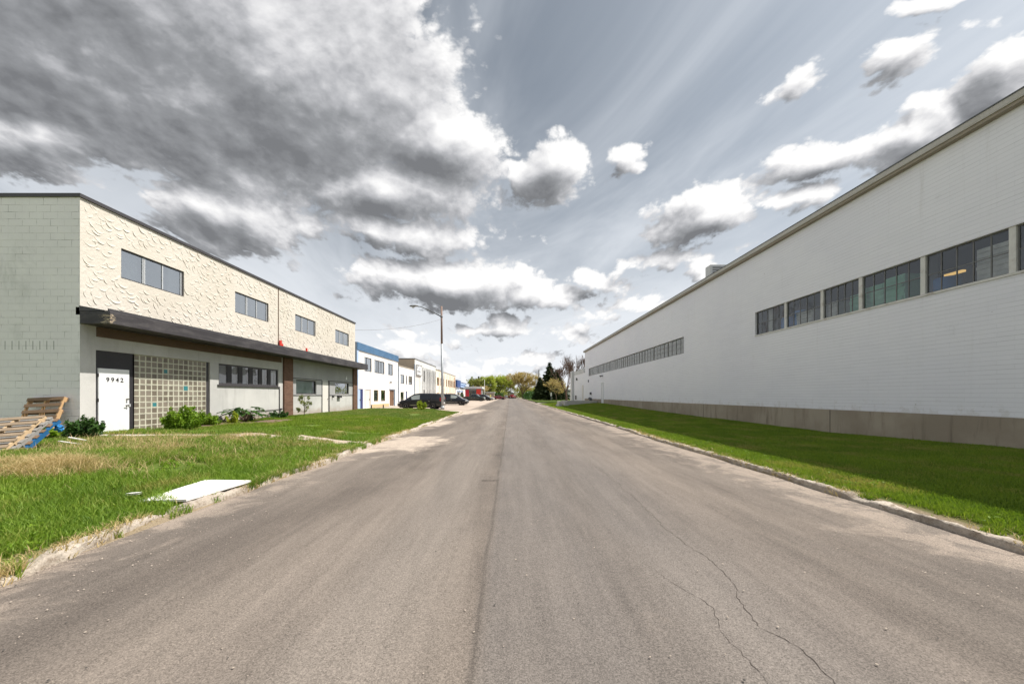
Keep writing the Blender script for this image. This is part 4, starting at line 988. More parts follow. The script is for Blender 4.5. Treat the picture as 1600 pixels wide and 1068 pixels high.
mb = MB(); mb.poly([(XL + .014, 27.9, 2.72), (XL + .014, 28.12, 2.72), (XL + .014, 28.05, 3.02)]); mb.build('paint_patch', 'white_paint', A)
# canopy and roof edge
yc0, yc1 = Y0 - .01, 30.0; xo = -11.47
mb = MB(); mb.box(XL + .001, xo + .0, yc0, yc1, 3.60, 3.96); mb.build('canopy', 'dark_fascia', A, bevel=.01)
mb = MB(); mb.quad((XL + .002, yc0 - .01, 4.12), (xo - .06, yc0 - .01, 3.97), (xo - .06, yc1, 3.97), (XL + .002, yc1, 4.12)); mb.box(xo - .06, xo - .02, yc0 - .01, yc1, 3.87, 4.03); mb.quad((XL + .002, yc0 - .01, 3.965), (xo - .06, yc0 - .01, 3.965), (xo - .06, yc0 - .01, 3.97), (XL + .002, yc0 - .01, 4.12)); mb.build('canopy_flashing', 'dark_trim', A)
mb = MB(); mb.box(XL - .12, XL + .0, Y0 - .0, Y0 + .06, 3.86, 4.08); mb.build('canopy_bracket', 'charcoal_paint', A)
mb = MB(); mb.box(XL - .3, XL + .05, Y0 - .04, Y1 + .04, ZT + .001, ZT + .10); mb.box(XL - 25, XL - .3, Y0 - .04, Y0 + .3, ZT + .001, ZT + .10); mb.build('coping', 'dark_trim', A)
mb = MB(); mb.box(XL - 25, XL - .3, Y0 + .3, Y1, ZT - .1, ZT - .02); mb.build('roof', 'roofing', A)
mb = MB(); mb.quad((XL - 25, Y0, -.1), (XL, Y0, -.1), (XL, Y0, ZT), (XL - 25, Y0, ZT)); mb.build('block_wall', 'painted_block_wall', A)
mb = MB(); mb.quad((XL, Y1, -.1), (XL - 25, Y1, -.1), (XL - 25, Y1, ZT), (XL, Y1, ZT)); mb.quad((XL - 25, Y1, -.1), (XL - 25, Y0, -.1), (XL - 25, Y0, ZT), (XL - 25, Y1, ZT)); mb.build('wall', 'grey_render', A)
mb = MB(); mb.box(XL + .001, XL + .02, 19.76, 19.81, 4.1, ZT); mb.build('expansion_joint', 'plywood_brown', A)
t_ = MB(); t_.box(-12.29, -12.22, 19.75, 19.90, 4.13, 4.47); t_.box(-12.27, -12.20, 19.9, 20.0, 4.13, 4.3); tagp(t_.build('red_marker', 'red_mark', bevel=.01), 'larger red marker standing on the canopy at the wall joint', 'marker', 'red markers on the canopy')
t_ = MB(); t_.box(-12.2, -12.13, 22.15, 22.25, 4.10, 4.36); t_.box(-12.2, -11.95, 22.1, 22.5, 4.085, 4.10); tagp(t_.build('red_marker', 'red_mark', bevel=.01), 'small red marker on the canopy below the third upper window', 'marker', 'red markers on the canopy')

# ---- B: the white brick factory on the right
B = root('factory_building', (XR, 25, 0), 'long white painted brick factory with ribbon windows and a concrete foundation', 'building')
YB0, YB1, ZE = -6.0, 55.5, 7.97
WZ = (4.245, 5.315)
hN = [(1.0, 16.96, *WZ)]; hF = [(23.9, 52.8, *WZ)]; dH = [(44.35, 45.45, .5, 3.05)]
mb = MB(); wallx(mb, XR, -1, YB0, YB1, 1.05, ZE, hN + hF + [(44.35, 45.45, 1.05, 3.05)], 0.16)
mb.quad((XR, YB1, 1.0), (XR + 40, YB1, 1.0), (XR + 40, YB1, ZE), (XR, YB1, ZE))
mb.build('brick_wall', 'white_painted_brick', B)
mb = MB(); wallx(mb, XR - .025, -1, YB0, 44.35, -.1, 1.047, []); wallx(mb, XR - .025, -1, 45.45, YB1, -.1, 1.047, []); mb.quad((XR - .025, YB0, 1.047), (XR + .02, YB0, 1.047), (XR + .02, 44.35, 1.047), (XR - .025, 44.35, 1.047)); mb.quad((XR - .025, 45.45, 1.047), (XR + .02, 45.45, 1.047), (XR + .02, YB1, 1.047), (XR - .025, YB1, 1.047)); mb.build('foundation', 'foundation_concrete', B)
mb = MB()
for yy in (4.5, 12.95, 21.4, 30, 38): mb.box(XR - .03, XR - .0255, yy, yy + .02, 0, 1.04)
build_each(mb, 'foundation_joint', 'crack_dark', B)
mb = MB(); mb.box(XR - .19, XR - .02, YB0, YB1 + .35, 8.0, 8.13); mb.box(XR - .19, XR + .3, YB0, YB1 + .35, 7.972, 7.998); mb.build('eave', 'eave_paint', B, bevel=.004)
mb = MB(); mb.box(XR - .155, XR - .001, YB0, YB1 + .3, 7.90, 7.97); mb.build('soffit_trim', 'curtain_tan', B)
mb = MB(); mb.box(XR - .205, XR + .3, YB0, YB1 + .36, 8.132, 8.16); mb.build('drip_edge', 'drip_edge', B)
mb = MB(); mb.box(XR + .3, XR + 40, YB0, YB1 + .3, 8.0, 8.12); mb.build('roof', 'roofing', B)
posts = [16.96, 15.14, 13.37, 11.9, 10.1, 8.3, 6.5, 4.7, 2.9, 1.0]
mb = MB()
for yy in posts[1:-1]: mb.box(XR + .03, XR + .13, yy - .06, yy + .06, WZ[0] + .03, WZ[1])
build_each(mb, 'window_post', 'old_white_post', B, bevel=.004)
mb = MB(); mb.box(XR - .03, XR + .16, 1.0, 16.95, WZ[0] - .03, WZ[0] + .03); mb.build('sill', 'old_white_post', B, bevel=.005)
for i, (b, a) in enumerate(zip(posts, posts[1:])):
    a_, b_ = a + .06, b - (.0 if i == 0 else .06)
    if a_ < 4.5: continue
    mb = MB(); X0, X1 = XR + .07, XR + .10; fw = .028; c, d = WZ[0] + .031, WZ[1] - .002
    if i == 0: b_ -= .003
    mb.box(X0, X1, a_, b_, d - fw, d); mb.box(X0, X1, a_, b_, c, c + fw); mb.box(X0, X1, a_, a_ + fw, c + fw, d - fw); mb.box(X0, X1, b_ - fw, b_, c + fw, d - fw)
    n_ = 5
    for k in range(1, n_): yy = a_ + (b_ - a_) * k / n_; mb.box(X0 + .004, X1 - .004, yy - .011, yy + .011, c + fw, d - fw)
    zz = (c + d) / 2 - .02; mb.box(X0 + .007, X1 - .007, a_ + fw, b_ - fw, zz - .011, zz + .011)
    fr = mb.build('window', 'steel_sash', B)
    mb = MB()
    for k in range(n_):
        for (z0_, z1_) in ((c + fw, zz), (zz, d - fw)):
            y0_, y1_ = a_ + (b_ - a_) * k / n_ + .012, a_ + (b_ - a_) * (k + 1) / n_ - .012; j = random.uniform(-.004, .004); j2 = random.uniform(-.004, .004)
            mb.quad((X0 + .015 + j, y1_, z0_ + .01), (X0 + .015 + j2, y0_, z0_ + .01), (X0 + .015 - j, y0_, z1_ - .01), (X0 + .015 - j2, y1_, z1_ - .01))
    mb.build('pane', 'factory_glass', fr)
# the hall seen through the near windows
mb = MB(); xa, xb, ya2, yb2, za2, zb2 = XR + .165, XR + 9, .5, 17.4, 3.3, 7.2
mb.quad((xb, ya2, za2), (xb, yb2, za2), (xb, yb2, zb2), (xb, ya2, zb2)); mb.quad((xa, ya2, za2), (xb, ya2, za2), (xb, ya2, zb2), (xa, ya2, zb2)); mb.quad((xa, yb2, za2), (xb, yb2, za2), (xb, yb2, zb2), (xa, yb2, zb2))
mb.quad((xa, ya2, zb2), (xb, ya2, zb2), (xb, yb2, zb2), (xa, yb2, zb2)); mb.quad((xa, ya2, za2), (xb, ya2, za2), (xb, yb2, za2), (xa, yb2, za2)); mb.build('hall', 'room_dark', B)
def stackbox(name, y0, y1, x0, x1, z0, z1, mat, label, cat, group=None, ribs=6):
    mb = MB(); mb.box(x0, x1, y0, y1, z0, z1); rg = random.Random(int(y0 * 100)); n_ = ribs
    for k in range(n_):
        za = z0 + (z1 - z0) * (k + .15) / n_; zb = za + (z1 - z0) / n_ * .62; o_ = rg.uniform(.02, .05); mb.box(x0 - o_, x0 - .002, y0 + rg.uniform(0, .05), y1 - rg.uniform(0, .05), za, zb)
    return tagp(mb.build(name, mat, bevel=.015), label, cat, group)
xi = XR + .24
stackbox('wrapped_stack', 10.75, 11.35, xi, xi + .8, 3.9, 5.08, 'green_wrap', 'nearest and tallest green wrapped stack behind the factory window', 'stack', 'green wrapped stacks behind the glass')
stackbox('wrapped_stack', 11.4, 12.0, xi + .05, xi + .8, 3.9, 5.0, 'green_wrap', 'middle green wrapped stack behind the factory window', 'stack', 'green wrapped stacks behind the glass')
stackbox('wrapped_stack', 12.1, 12.6, xi + .1, xi + .8, 3.9, 4.9, 'green_wrap', 'farthest and lowest green wrapped stack behind the factory window', 'stack', 'green wrapped stacks behind the glass')
stackbox('crate_stack', 12.95, 13.6, xi, xi + .7, 3.9, 4.85, 'grey_wrap', 'grey slatted crates left of the green stacks behind the glass', 'crates', 'grey crates behind the glass', 9)
stackbox('crate_stack', 14.0, 14.8, xi, xi + .7, 3.9, 4.8, 'grey_wrap', 'grey slatted crates in the third pane group from the left', 'crates', 'grey crates behind the glass', 9)
stackbox('crate_stack', 8.45, 9.1, xi, xi + .7, 3.9, 5.1, 'grey_wrap', 'pale grey crates just left of the last white window post', 'crates', 'grey crates behind the glass', 9)
stackbox('crate_stack', 7.2, 8.1, xi, xi + .7, 3.9, 5.15, 'grey_wrap', 'pale grey crates at the right edge of the picture behind the glass', 'crates', 'grey crates behind the glass', 9)
def drum(y, x, z0, label):
    mb = MB(); mb.lathe((x, y, z0), (0, 0, 1), [(.27, 0), (.28, .02), (.28, .28), (.295, .30), (.28, .32), (.28, .58), (.295, .6), (.28, .62), (.28, .86), (.26, .9), (.03, .9)], 20); tagp(mb.build('drum', 'blue_drum', smooth=True), label, 'drum', 'blue drums behind the glass')
drum(15.6, xi + .3, 3.9, 'blue drum behind the second group of panes, left one'); drum(15.0, xi + .35, 4.05, 'blue drum behind the second group of panes, right one'); drum(10.3, xi + .7, 3.9, 'blue drum beside the lit yellow lamp behind the glass')
mb = MB(); mb.box(XR + 1.6, XR + 1.7, 10.5, 10.95, 5.04, 5.10); tagp(mb.build('ceiling_lamp', 'lamp_yellow'), 'lit yellow strip lamp inside the factory hall', 'lamp')
mb = MB(); mb.box(XR + .5, XR + .75, 16.55, 16.8, 3.4, 7.1); mb.box(XR + .6, XR + .85, 10.45, 10.6, 3.4, 7.1); build_each(mb, 'column', 'old_white_post', B)
# far ribbon window with dusty panes
a0, b0 = 23.92, 52.78; mb = MB(); X0, X1 = XR + .09, XR + .13; c, d = WZ[0] + .002, WZ[1] - .002
mb.box(X0, X1, a0, b0, d - .04, d); mb.box(X0, X1, a0, b0, c, c + .05); n_ = 44
for k in range(n_ + 1): yy = a0 + (b0 - a0) * k / n_; ww = .045 if k % 4 == 0 else .018; mb.box(X0 + (0 if k % 4 == 0 else .006), X1, max(a0, yy - ww), min(b0, yy + ww), c + .05, d - .04)
for zz in (c + .42, c + .72): mb.box(X0 + .01, X1 - .01, a0, b0, zz - .012, zz + .012)
fr = mb.build('window', 'steel_sash', B); fr['label'] = 'long ribbon window of dusty grey panes'
mb = MB(); rg = random.Random(3)
for k in range(n_):
    y0_, y1_ = a0 + (b0 - a0) * k / n_, a0 + (b0 - a0) * (k + 1) / n_; j = rg.uniform(-.01, .01); mb.quad((X1 - .015 + j, y1_, c), (X1 - .015 - j, y0_, c), (X1 - .015 - j, y0_, d), (X1 - .015 + j, y1_, d))
mb.build('pane', 'dusty_glass', fr)
mb = MB(); mb.quad((XR + .5, a0, c), (XR + .5, b0, c), (XR + .5, b0, d), (XR + .5, a0, d)); mb.build('room', 'room_dark', fr)
mb = MB(); mb.box(XR + .05, XR + .10, 44.40, 45.40, .55, 3.0); dr = mb.build('door', 'white_paint', B); mb = MB(); mb.box(XR - .07, XR + .12, 44.3, 44.4, .5, 3.1); mb.box(XR - .02, XR + .12, 45.4, 45.5, .5, 3.1); mb.box(XR - .07, XR + .12, 44.4, 45.4, 3.0, 3.1); mb.build('frame', 'white_paint', dr)
mb = MB(); mb.box(XR - .35, XR - .002, 44.6, 45.1, 3.85, 3.93); mb.box(XR - .3, XR - .2, 44.75, 44.95, 3.75, 3.85); mb.build('wall_lamp', 'drip_edge', B)
mb = MB(); mb.tube([(XR - .05, 51.5, 1.2), (XR - .25, 51.5, 1.2), (XR - .3, 51.5, .95)], .07, 7); mb.lathe((XR - .1, 50.6, 1.0), (-1, 0, 0), [(.2, 0), (.2, .25), (.12, .3)], 10); mb.box(XR - .2, XR, 51.0, 51.25, 1.6, 1.95); mb.box(XR - .1, XR, 52.7, 52.9, 3.4, 3.7); build_each(mb, 'pipe_fitting', 'drip_edge', B)
# roof unit
mb = MB(); mb.box(12.0, 13.6, 22.2, 22.8, 8.13, 9.36); u_ = mb.build('roof_vent_unit', 'pale_grey_render', None, bevel=.02); tagp(u_, 'grey metal vent unit on the factory roof', 'vent unit')
mb = MB()
for k in range(7): mb.box(12.12, 13.5, 22.185, 22.198, 8.3 + k * .14, 8.37 + k * .14)
g_ = mb.build('louvre', 'steel_sash', None); g_.parent = u_
# annex at the far end of the factory
C_ = root('annex_building', (XR, 61, 0), 'low white annex with a grey top band at the far end of the factory', 'building')
mb = MB(); wallx(mb, XR + .02, -1, YB1 + .002, 66.6, .2, 4.95, []); mb.quad((XR + .02, 66.6, 0), (XR + 20, 66.6, 0), (XR + 20, 66.6, 5.0), (XR + .02, 66.6, 5.0)); mb.build('wall', 'white_painted_brick', C_)
mb = MB(); mb.box(XR - .03, XR + 20, YB1 + .36, 66.7, 4.951, 5.6); mb.build('roof_band', 'pale_grey_render', C_)
mb = MB(); mb.box(XR - .35, XR + .0, 65.0, 66.7, 0.1, 5.75); mb.build('corner_pier', 'pale_grey_render', C_)
mb = MB(); mb.box(XR - .02, XR + .015, 56.6, 57.7, .4, 3.1); mb.build('door', 'offwhite_paint', C_); mb = MB(); mb.box(XR - .2, XR + .01, 61.7, 61.95, 4.0, 4.4); mb.box(XR - .15, XR + .01, 62.6, 63.1, .8, 1.5); build_each(mb, 'wall_fitting', 'drip_edge', C_)
# concrete blocks and ramp wall on the verge
mb = MB(); mb.box(7.3, XR - .05, 47.4, 47.9, .15, .86); mb.box(7.3, 7.7, 47.9, 53, .15, .80); tagp(mb.build('retaining_wall', 'block_concrete', bevel=.02), 'low concrete retaining wall beside the factory end', 'wall')
for i, (x_, y_, rz, lb) in enumerate(((6.15, 46.4, .12, 'left of the two pale concrete barrier blocks on the verge'), (6.95, 46.1, -.1, 'right of the two pale concrete barrier blocks on the verge'))):
    M_ = Matrix.Translation((x_, y_, .17)) @ Matrix.Rotation(rz, 4, 'Z'); mb = MB(); i0 = len(mb.v)
    pr = [(-.30, 0), (.30, 0), (.30, .12), (.16, .30), (.12, .62), (-.12, .62), (-.16, .30), (-.30, .12)]
    for yy in (-.6, .6):
        for (a, b) in pr: mb.v.append(tuple(M_ @ Vector((a, yy, b))))
    for k in range(8): mb.f.append((k, (k + 1) % 8, 8 + (k + 1) % 8, 8 + k)); mb.m.append(0)
    mb.f.append(tuple(range(7, -1, -1))); mb.m.append(0); mb.f.append(tuple(range(8, 16))); mb.m.append(0)
    tagp(mb.build('concrete_block', 'block_concrete', bevel=.02), lb, 'concrete block', 'concrete blocks on the verge')

# ---- the row beyond the lot
XF = -16.9
def far_building(label, y0, y1, zt, wallmat, holes, side=None, depth=14, name='building'):
    rt_ = root(name, (XF, (y0 + y1) / 2, 0), label, 'building')
    mb = MB(); wallx(mb, XF, 1, y0, y1, 0, zt, holes, .12); mb.build('wall', wallmat, rt_)
    mb = MB(); mb.quad((XF - depth, y0 + .001, 0), (XF, y0 + .001, 0), (XF, y0 + .001, zt), (XF - depth, y0 + .001, zt)); mb.quad((XF, y1 - .001, 0), (XF - depth, y1 - .001, 0), (XF - depth, y1 - .001, zt), (XF, y1 - .001, zt)); build_each(mb, 'side_wall', side or wallmat, rt_)
    mb = MB(); mb.quad((XF - depth, y0, zt), (XF, y0, zt), (XF, y1, zt), (XF - depth, y1, zt)); mb.build('roof', 'roofing', rt_)
    return rt_
YF = lambda x: Yw(x, XF)
def simple_door(rt_, a, b, zt, mat, frame='dark_trim', hd=True, rec=.06):
    mb = MB(); mb.box(XF - rec - .04, XF - rec, a, b, .03, zt); dd = mb.build('door', mat, rt_)
    if hd: mb = MB(); mb.box(XF - rec, XF - rec + .06, b - .2, b - .1, .95, 1.1); mb.build('door_handle', 'lamp_metal', dd)
    return dd
# blue-topped
y0, y1 = 40.9, 56.0
h1 = [(YF(569.6), YF(580.7), 4.35, 6.0), (YF(585.2), YF(600.8), 4.35, 5.98), (YF(606.2), YF(613.8), 4.35, 5.95), (41.35, 42.6, .03, 2.25), (YF(571), YF(578.5), .03, 2.2), (YF(584.3), YF(591.3), .75, 2.2), (YF(595.5), YF(602), .75, 2.2), (YF(609), YF(615.5), .03, 2.3)]
D = far_building('white two storey building with a ribbed blue band along its roof edge', y0, y1, 7.38, 'white_render', h1)
mb = MB(); mb.box(XF + .002, XF + .10, y0, y1 + .02, 6.58, 7.42)
for k in range(52): yy = y0 + .15 + k * .29; mb.box(XF + .10, XF + .13, yy, yy + .05, 6.58, 7.42)
mb.build('roof_band', 'blue_metal', D)
mb = MB(); mb.box(XF - .4, XF + .02, y0 - .06, y0 - .002, 0, 7.42); mb.build('corner_trim', 'slate_trim', D)
mb = MB(); mb.box(XF + .0, XF + .05, y0, y0 + .45, 0, 6.57); mb.build('corner_board', 'lightblue_paint', D)
for hh, mu in zip(h1[:3], ((.34,), (.30, .46, .70), (.45,))):
    window(D, XF, 1, *hh, frame='brown_door' if 0 else 'dark_trim', sash='dark_trim', mull=mu, mw=.12, fw=.08, curtains=[(0.02, .3, 0, 1, 'curtain_pale'), (.5, .66, 0, 1, 'curtain_pale')], dep=.6)
window(D, XF, 1, *h1[5], frame='tan_base', curtains=[(0, .7, .3, 1, 'curtain_tan')], dep=.5); window(D, XF, 1, *h1[6], frame='brown_door', curtains=[(.1, .9, 0, .8, 'curtain_tan')], dep=.5)
simple_door(D, 41.4, 42.1, 2.2, 'lightblue_paint'); mb = MB(); mb.box(XF - .1, XF + .03, 42.1, 42.6, .03, 2.25); mb.build('door_panel', 'navy_paint', D)
simple_door(D, h1[4][0], h1[4][1], 2.2, 'offwhite_paint'); simple_door(D, h1[7][0], h1[7][1], 2.3, 'brown_door')
mb = MB(); mb.box(XF, XF + .06, YF(571) - .18, YF(571), 0, 2.3); mb.box(XF, XF + .06, YF(578.5), YF(578.5) + .35, 0, 2.3); build_each(mb, 'door_frame', 'offwhite_paint', D)
mb = MB(); mb.box(XF, XF + .1, YF(608.3), YF(617), 2.3, 2.42); mb.box(XF, XF + .08, YF(615.6), YF(617), 0, 2.3); mb.build('door_hood', 'slate_trim', D)
mb = MB(); mb.box(XF, XF + .03, YF(580.6), YF(608), 0, .42); mb.build('base_band', 'tan_base', D)
mb = MB(); mb.lathe((XF, YF(609.3), 3.35), (1, 0, 0), [(.1, 0), (.1, .25), (.05, .3)], 8); mb.build('wall_lamp', 'lamp_metal', D)
# small white
y0, y1 = 56.05, 65.8
h2 = [(YF(626), YF(631.9), 3.35, 4.75), (YF(634.6), YF(636.1), 3.3, 4.72), (YF(638.6), YF(644), 3.3, 4.75), (YF(626.1), YF(631.3), .4, 2.05), (YF(634.4), YF(636.6), .03, 2.2)]
D = far_building('small plain white two storey building between the blue-topped and grey buildings', y0, y1, 5.98, 'white_render', h2)
for hh in (h2[0], h2[2]): window(D, XF, 1, *hh, frame='dark_trim', curtains=[(.1, .75, 0, 1, 'curtain_pale')], fw=.1, dep=.5)
window(D, XF, 1, *h2[1], frame='dark_trim', fw=.08, dep=.5); window(D, XF, 1, *h2[3], frame='offwhite_paint', curtains=[(.1, .8, 0, 1, 'curtain_tan')], dep=.5)
simple_door(D, h2[4][0], h2[4][1], 2.2, 'navy_paint')
mb = MB(); mb.box(XF, XF + .1, y1 - .35, y1 - .02, 0, 7.0); mb.box(XF, XF + .08, y0 + .02, y0 + .25, 0, 6); build_each(mb, 'downpipe', 'slate_trim', D)
mb = MB(); mb.box(XF - .3, XF + .05, y0, y1 - .36, 5.98, 6.12); mb.build('coping', 'curtain_tan', D)
# grey ribbed with sign
y0, y1 = 65.85, 84.6
wx = [(661, 663.4), (666.8, 668.1), (669.3, 670.5), (671.9, 673), (675.9, 677), (678.2, 679.4)]
h3 = [(YF(a), YF(b), 4.15, 6.35) for a, b in wx] + [(YF(a), YF(b), 1.7, 2.6) for a, b in wx] + [(YF(649.6), YF(656.6), .03, 5.0)]
D = far_building('grey two storey building with tall narrow windows and a framed white sign', y0, y1, 7.95, 'pale_grey_render', h3, 'tan_render')
for hh in h3[:-1]: window(D, XF, 1, *hh, frame='steel_sash', fw=.06, dep=.4)
mb = MB(); mb.box(XF - .1, XF - .06, h3[-1][0], h3[-1][1], .03, 5.0); mb.build('loading_door', 'offwhite_paint', D)
mb = MB()
for a, b in wx:
    for yy in (YF(a) - .3, YF(b) + .05): mb.box(XF + .001, XF + .18, yy, yy + .2, .5, 6.9)
build_each(mb, 'rib', 'pale_grey_render', D)
mb = MB(); mb.box(XF - 14, XF + .06, y0 - .05, y0 + .2, 7.952, 8.1); mb.box(XF - .3, XF + .06, y0 + .2, y1, 7.952, 8.1); mb.build('coping', 'steel_sash', D)
ys0, ys1 = YF(649.8), YF(658); mb = MB(); mb.box(XF + .08, XF + .16, ys0, ys1, 5.2, 7.1); sg = mb.build('sign', 'white_paint', D)
mb = MB(); mb.box(XF + .162, XF + .20, ys0, ys1, 7.0, 7.1); mb.box(XF + .162, XF + .20, ys0, ys1, 5.2, 5.28); mb.box(XF + .162, XF + .20, ys0, ys0 + .12, 5.28, 7.0); mb.box(XF + .162, XF + .20, ys1 - .12, ys1, 5.28, 7.0); mb.build('sign_frame', 'steel_sash', sg)
mb = MB(); yy = ys0 + .5
mb.box(XF + .161, XF + .175, yy, yy + .12, 6.3, 6.9); mb.box(XF + .161, XF + .175, yy + .3, yy + .42, 6.3, 6.9); mb.box(XF + .161, XF + .175, yy + .42, yy + 1.0, 6.78, 6.9); mb.box(XF + .161, XF + .175, yy + 1.3, yy + 1.42, 6.3, 6.9); mb.box(XF + .161, XF + .175, yy + 1.42, yy + 1.9, 6.3, 6.4)
for k in range(4): mb.box(XF + .161, XF + .175, yy + .1 + k * .62, yy + .5 + k * .62, 5.75, 6.05)
mb.box(XF + .161, XF + .175, yy, yy + 2.3, 5.5, 5.56); mb.build('sign_marks', 'steel_sash', sg)
# cream with many windows
y0, y1 = 84.7, 115.0
wx = [(683, 686), (688.3, 689.9), (691.6, 693.8), (697, 698.3), (700.3, 701.8), (702.8, 704), (705, 706.2), (707.3, 708.4), (709.4, 710.4)]
h4 = [(YF(a), YF(b), 3.8, 5.7) for a, b in wx] + [(YF(a), YF(b), 1.4, 2.1) for a, b in wx]
D = far_building('cream two storey building with many narrow orange framed windows', y0, y1, 7.3, 'cream_render', h4)
for hh in h4: window(D, XF, 1, *hh, frame='orange_trim', fw=.14, dep=.4, curtains=[(0, .8, 0, 1, 'curtain_tan')])
mb = MB(); mb.box(XF - .3, XF + .06, y0, y1, 7.302, 7.5)
for yy in (86.5, 90.5, 91.8): mb.box(XF - 1.2, XF - .4, yy, yy + .8, 7.3, 7.8)
mb.build('coping', 'curtain_tan', D)
mb = MB(); mb.box(XF, XF + .1, y1 - 2.3, y1 - .9, 3.8, 7.0); mb.build('end_panel', 'orange_trim', D)
mb = MB()
for a, b in wx: mb.box(XF + .001, XF + .12, YF(b) + .1, YF(b) + .4, 0.4, 7.0)
build_each(mb, 'rib', 'cream_render', D)
# blue sign shop
y0, y1 = 115.6, 142.0
h5 = [(120.5, 124.5, .2, 2.4), (127.5, 134, .4, 3.2)]
D = far_building('white shop with a bright blue sign box above its front', y0, y1, 4.9, 'white_render', h5, 'charcoal_paint')
for hh in h5: window(D, XF, 1, *hh, frame='offwhite_paint', fw=.12, dep=.4, mull=(.5,))
mb = MB(); mb.box(XF + .002, XF + .5, y0, y0 + 8.2, 4.1, 6.3); mb.box(XF - 5, XF, y0 - .1, y0, 4.1, 6.3); mb.build('sign_box', 'blue_paint', D)
mb = MB(); mb.box(XF + .002, XF + .4, y0 + 8.5, y1 - 2, 4.2, 5.6); mb.box(XF + .002, XF + 1.0, y0 + 3, y0 + 9, 2.5, 3.0); sg = mb.build('sign', 'lightblue_paint', D)
mb = MB()
for k in range(7): mb.box(XF + .402, XF + .42, y0 + 10 + k * 1.8, y0 + 11.1 + k * 1.8, 4.7, 5.2)
mb.build('sign_marks', 'blue_paint', sg)
mb = MB(); mb.box(XF + .002, XF + .3, y0 + 8.3, y1, 5.62, 5.9); mb.build('roof_edge', 'navy_paint', D)
# red fronted low shop facing the camera
D = root('building', (-12.5, 126, 0), 'low shop with a red and dark front beyond the parked pickup', 'building')
mb = MB(); mb.box(-15.2, -9.8, 126, 136, 0, 4.0); mb.build('wall', 'steel_sash', D); mb = MB(); mb.box(-15.4, -9.4, 125.6, 136.2, 3.75, 4.45); mb.build('roof', 'pale_grey_render', D)
mb = MB(); mb.box(-15.15, -13.9, 125.9, 125.995, .8, 3.4); mb.build('panel', 'red_panel', D)
mb = MB(); mb.box(-11.4, -9.85, 125.9, 125.995, 1.0, 3.6); mb.build('panel', 'red_mark', D); mb = MB(); mb.box(-13.8, -11.5, 125.93, 125.99, .9, 3.0); mb.build('window', 'car_glass', D)
# small kiosk-like house and far houses
D = root('shed', (-7.4, 140, 0), 'small pale shed with a flat roof behind the yellow post', 'shed'); mb = MB(); mb.box(-9.2, -6.0, 140, 144, 0, 2.4); mb.build('wall', 'curtain_tan', D); mb = MB(); mb.box(-9.5, -5.7, 139.6, 144.4, 2.4, 2.75); mb.build('roof', 'pale_grey_render', D)
D = root('garage', (17.2, 112, 0), 'small white garage behind the bare tree', 'garage'); mb = MB(); mb.box(16.2, 18.8, 112, 118, 0, 2.5); mb.build('wall', 'white_render', D); mb = MB(); mb.poly([(16.0, 111.8, 2.5), (19, 111.8, 2.5), (17.5, 111.8, 3.3)]); mb.quad((16.0, 111.8, 2.5), (17.5, 111.8, 3.3), (17.5, 118.2, 3.3), (16.0, 118.2, 2.5)); mb.quad((17.5, 111.8, 3.3), (19, 111.8, 2.5), (19, 118.2, 2.5), (17.5, 118.2, 3.3)); mb.build('roof', 'steel_sash', D)
mb = MB(); mb.box(16.6, 18.4, 111.93, 111.99, .1, 2.1); mb.build('door', 'pale_grey_render', D)

# ------------------------------------------------------------------ pallets, board
def pallet(loc, M3, mats, label, group):
    """deck 1.2 x 1.0 m: x along the slats, y along the stringers, z out of the deck; M3 rotates it"""
    rt_ = root('pallet', loc, label, 'pallet', group); rt_.rotation_euler = M3.to_euler()
    slat, string = mats; rg = random.Random(label)
    for k in range(3):
        x0 = (-.5, -.02, .46)[k]; mb = MB()
        mb.box(x0, x0 + .042, 0, .14, -.10, 0); mb.box(x0, x0 + .042, .14, .36, -.058, 0); mb.box(x0, x0 + .042, .36, .84, -.10, 0); mb.box(x0, x0 + .042, .84, 1.06, -.058, 0); mb.box(x0, x0 + .042, 1.06, 1.2, -.10, 0)
        mb.build('stringer', string, rt_, world=False, bevel=.003)
    for k in range(7):
        y0 = k * (1.2 - .095) / 6; mb = MB(); mb.box(-.51 + rg.uniform(-.015, .0), .51 + rg.uniform(0, .015), y0, y0 + .092, .001, .019); mb.build('deck_board', slat, rt_, world=False, bevel=.002)
    for k in range(4):
        y0 = k * (1.2 - .095) / 3; mb = MB(); mb.box(-.5, .51, y0, y0 + .092, -.119, -.101); mb.build('deck_board', slat, rt_, world=False, bevel=.002)
    return rt_
def basis(xd, yd):
    x_ = Vector(xd).normalized(); y_ = Vector(yd); y_ = (y_ - x_ * y_.dot(x_)).normalized(); z_ = x_.cross(y_)
    return Matrix((x_, y_, z_)).transposed()
GP = 'pallets leaning by the grey block wall'
# far one, against the wall: slats level, stringers rising; seen from its deck side
pallet((-13.10, 10.12, .36), basis((1, 0.0, .045), (.14, .36, 1.0)), ('wood_brown', 'wood_orange'), 'brown weathered pallet leaning upright against the grey block wall', GP)
Mx = basis((.93, .18, .07), (-.42, .80, .62)); zn = Mx @ Vector((0, 0, 1)); xr = Mx @ Vector((1, 0, 0))
if zn.y > 0: zn = -zn
p0 = Vector((-9.98, 7.22, .38)) - xr * .5
for k, (mt, lb) in enumerate(((('wood_slat', 'wood_fresh'), 'nearest leaning pallet with fresh pale wood edge board'), (('wood_grey', 'wood_grey'), 'grey weathered pallet between the pale one and the blue one'), (('wood_brown', 'wood_blue'), 'pallet with blue painted edge boards behind the grey one'))):
    off = Mx @ Vector((.05, .0, -.135)) * k
    pallet(p0 + Vector((off.x, off.y, off.z * 0.4 + 0.01)), Mx, mt, lb, GP)
bag = MB(); rg = random.Random(2); c_ = p0 + Mx @ Vector((.62, 1.16, -.30))
n_, m_ = 14, 9
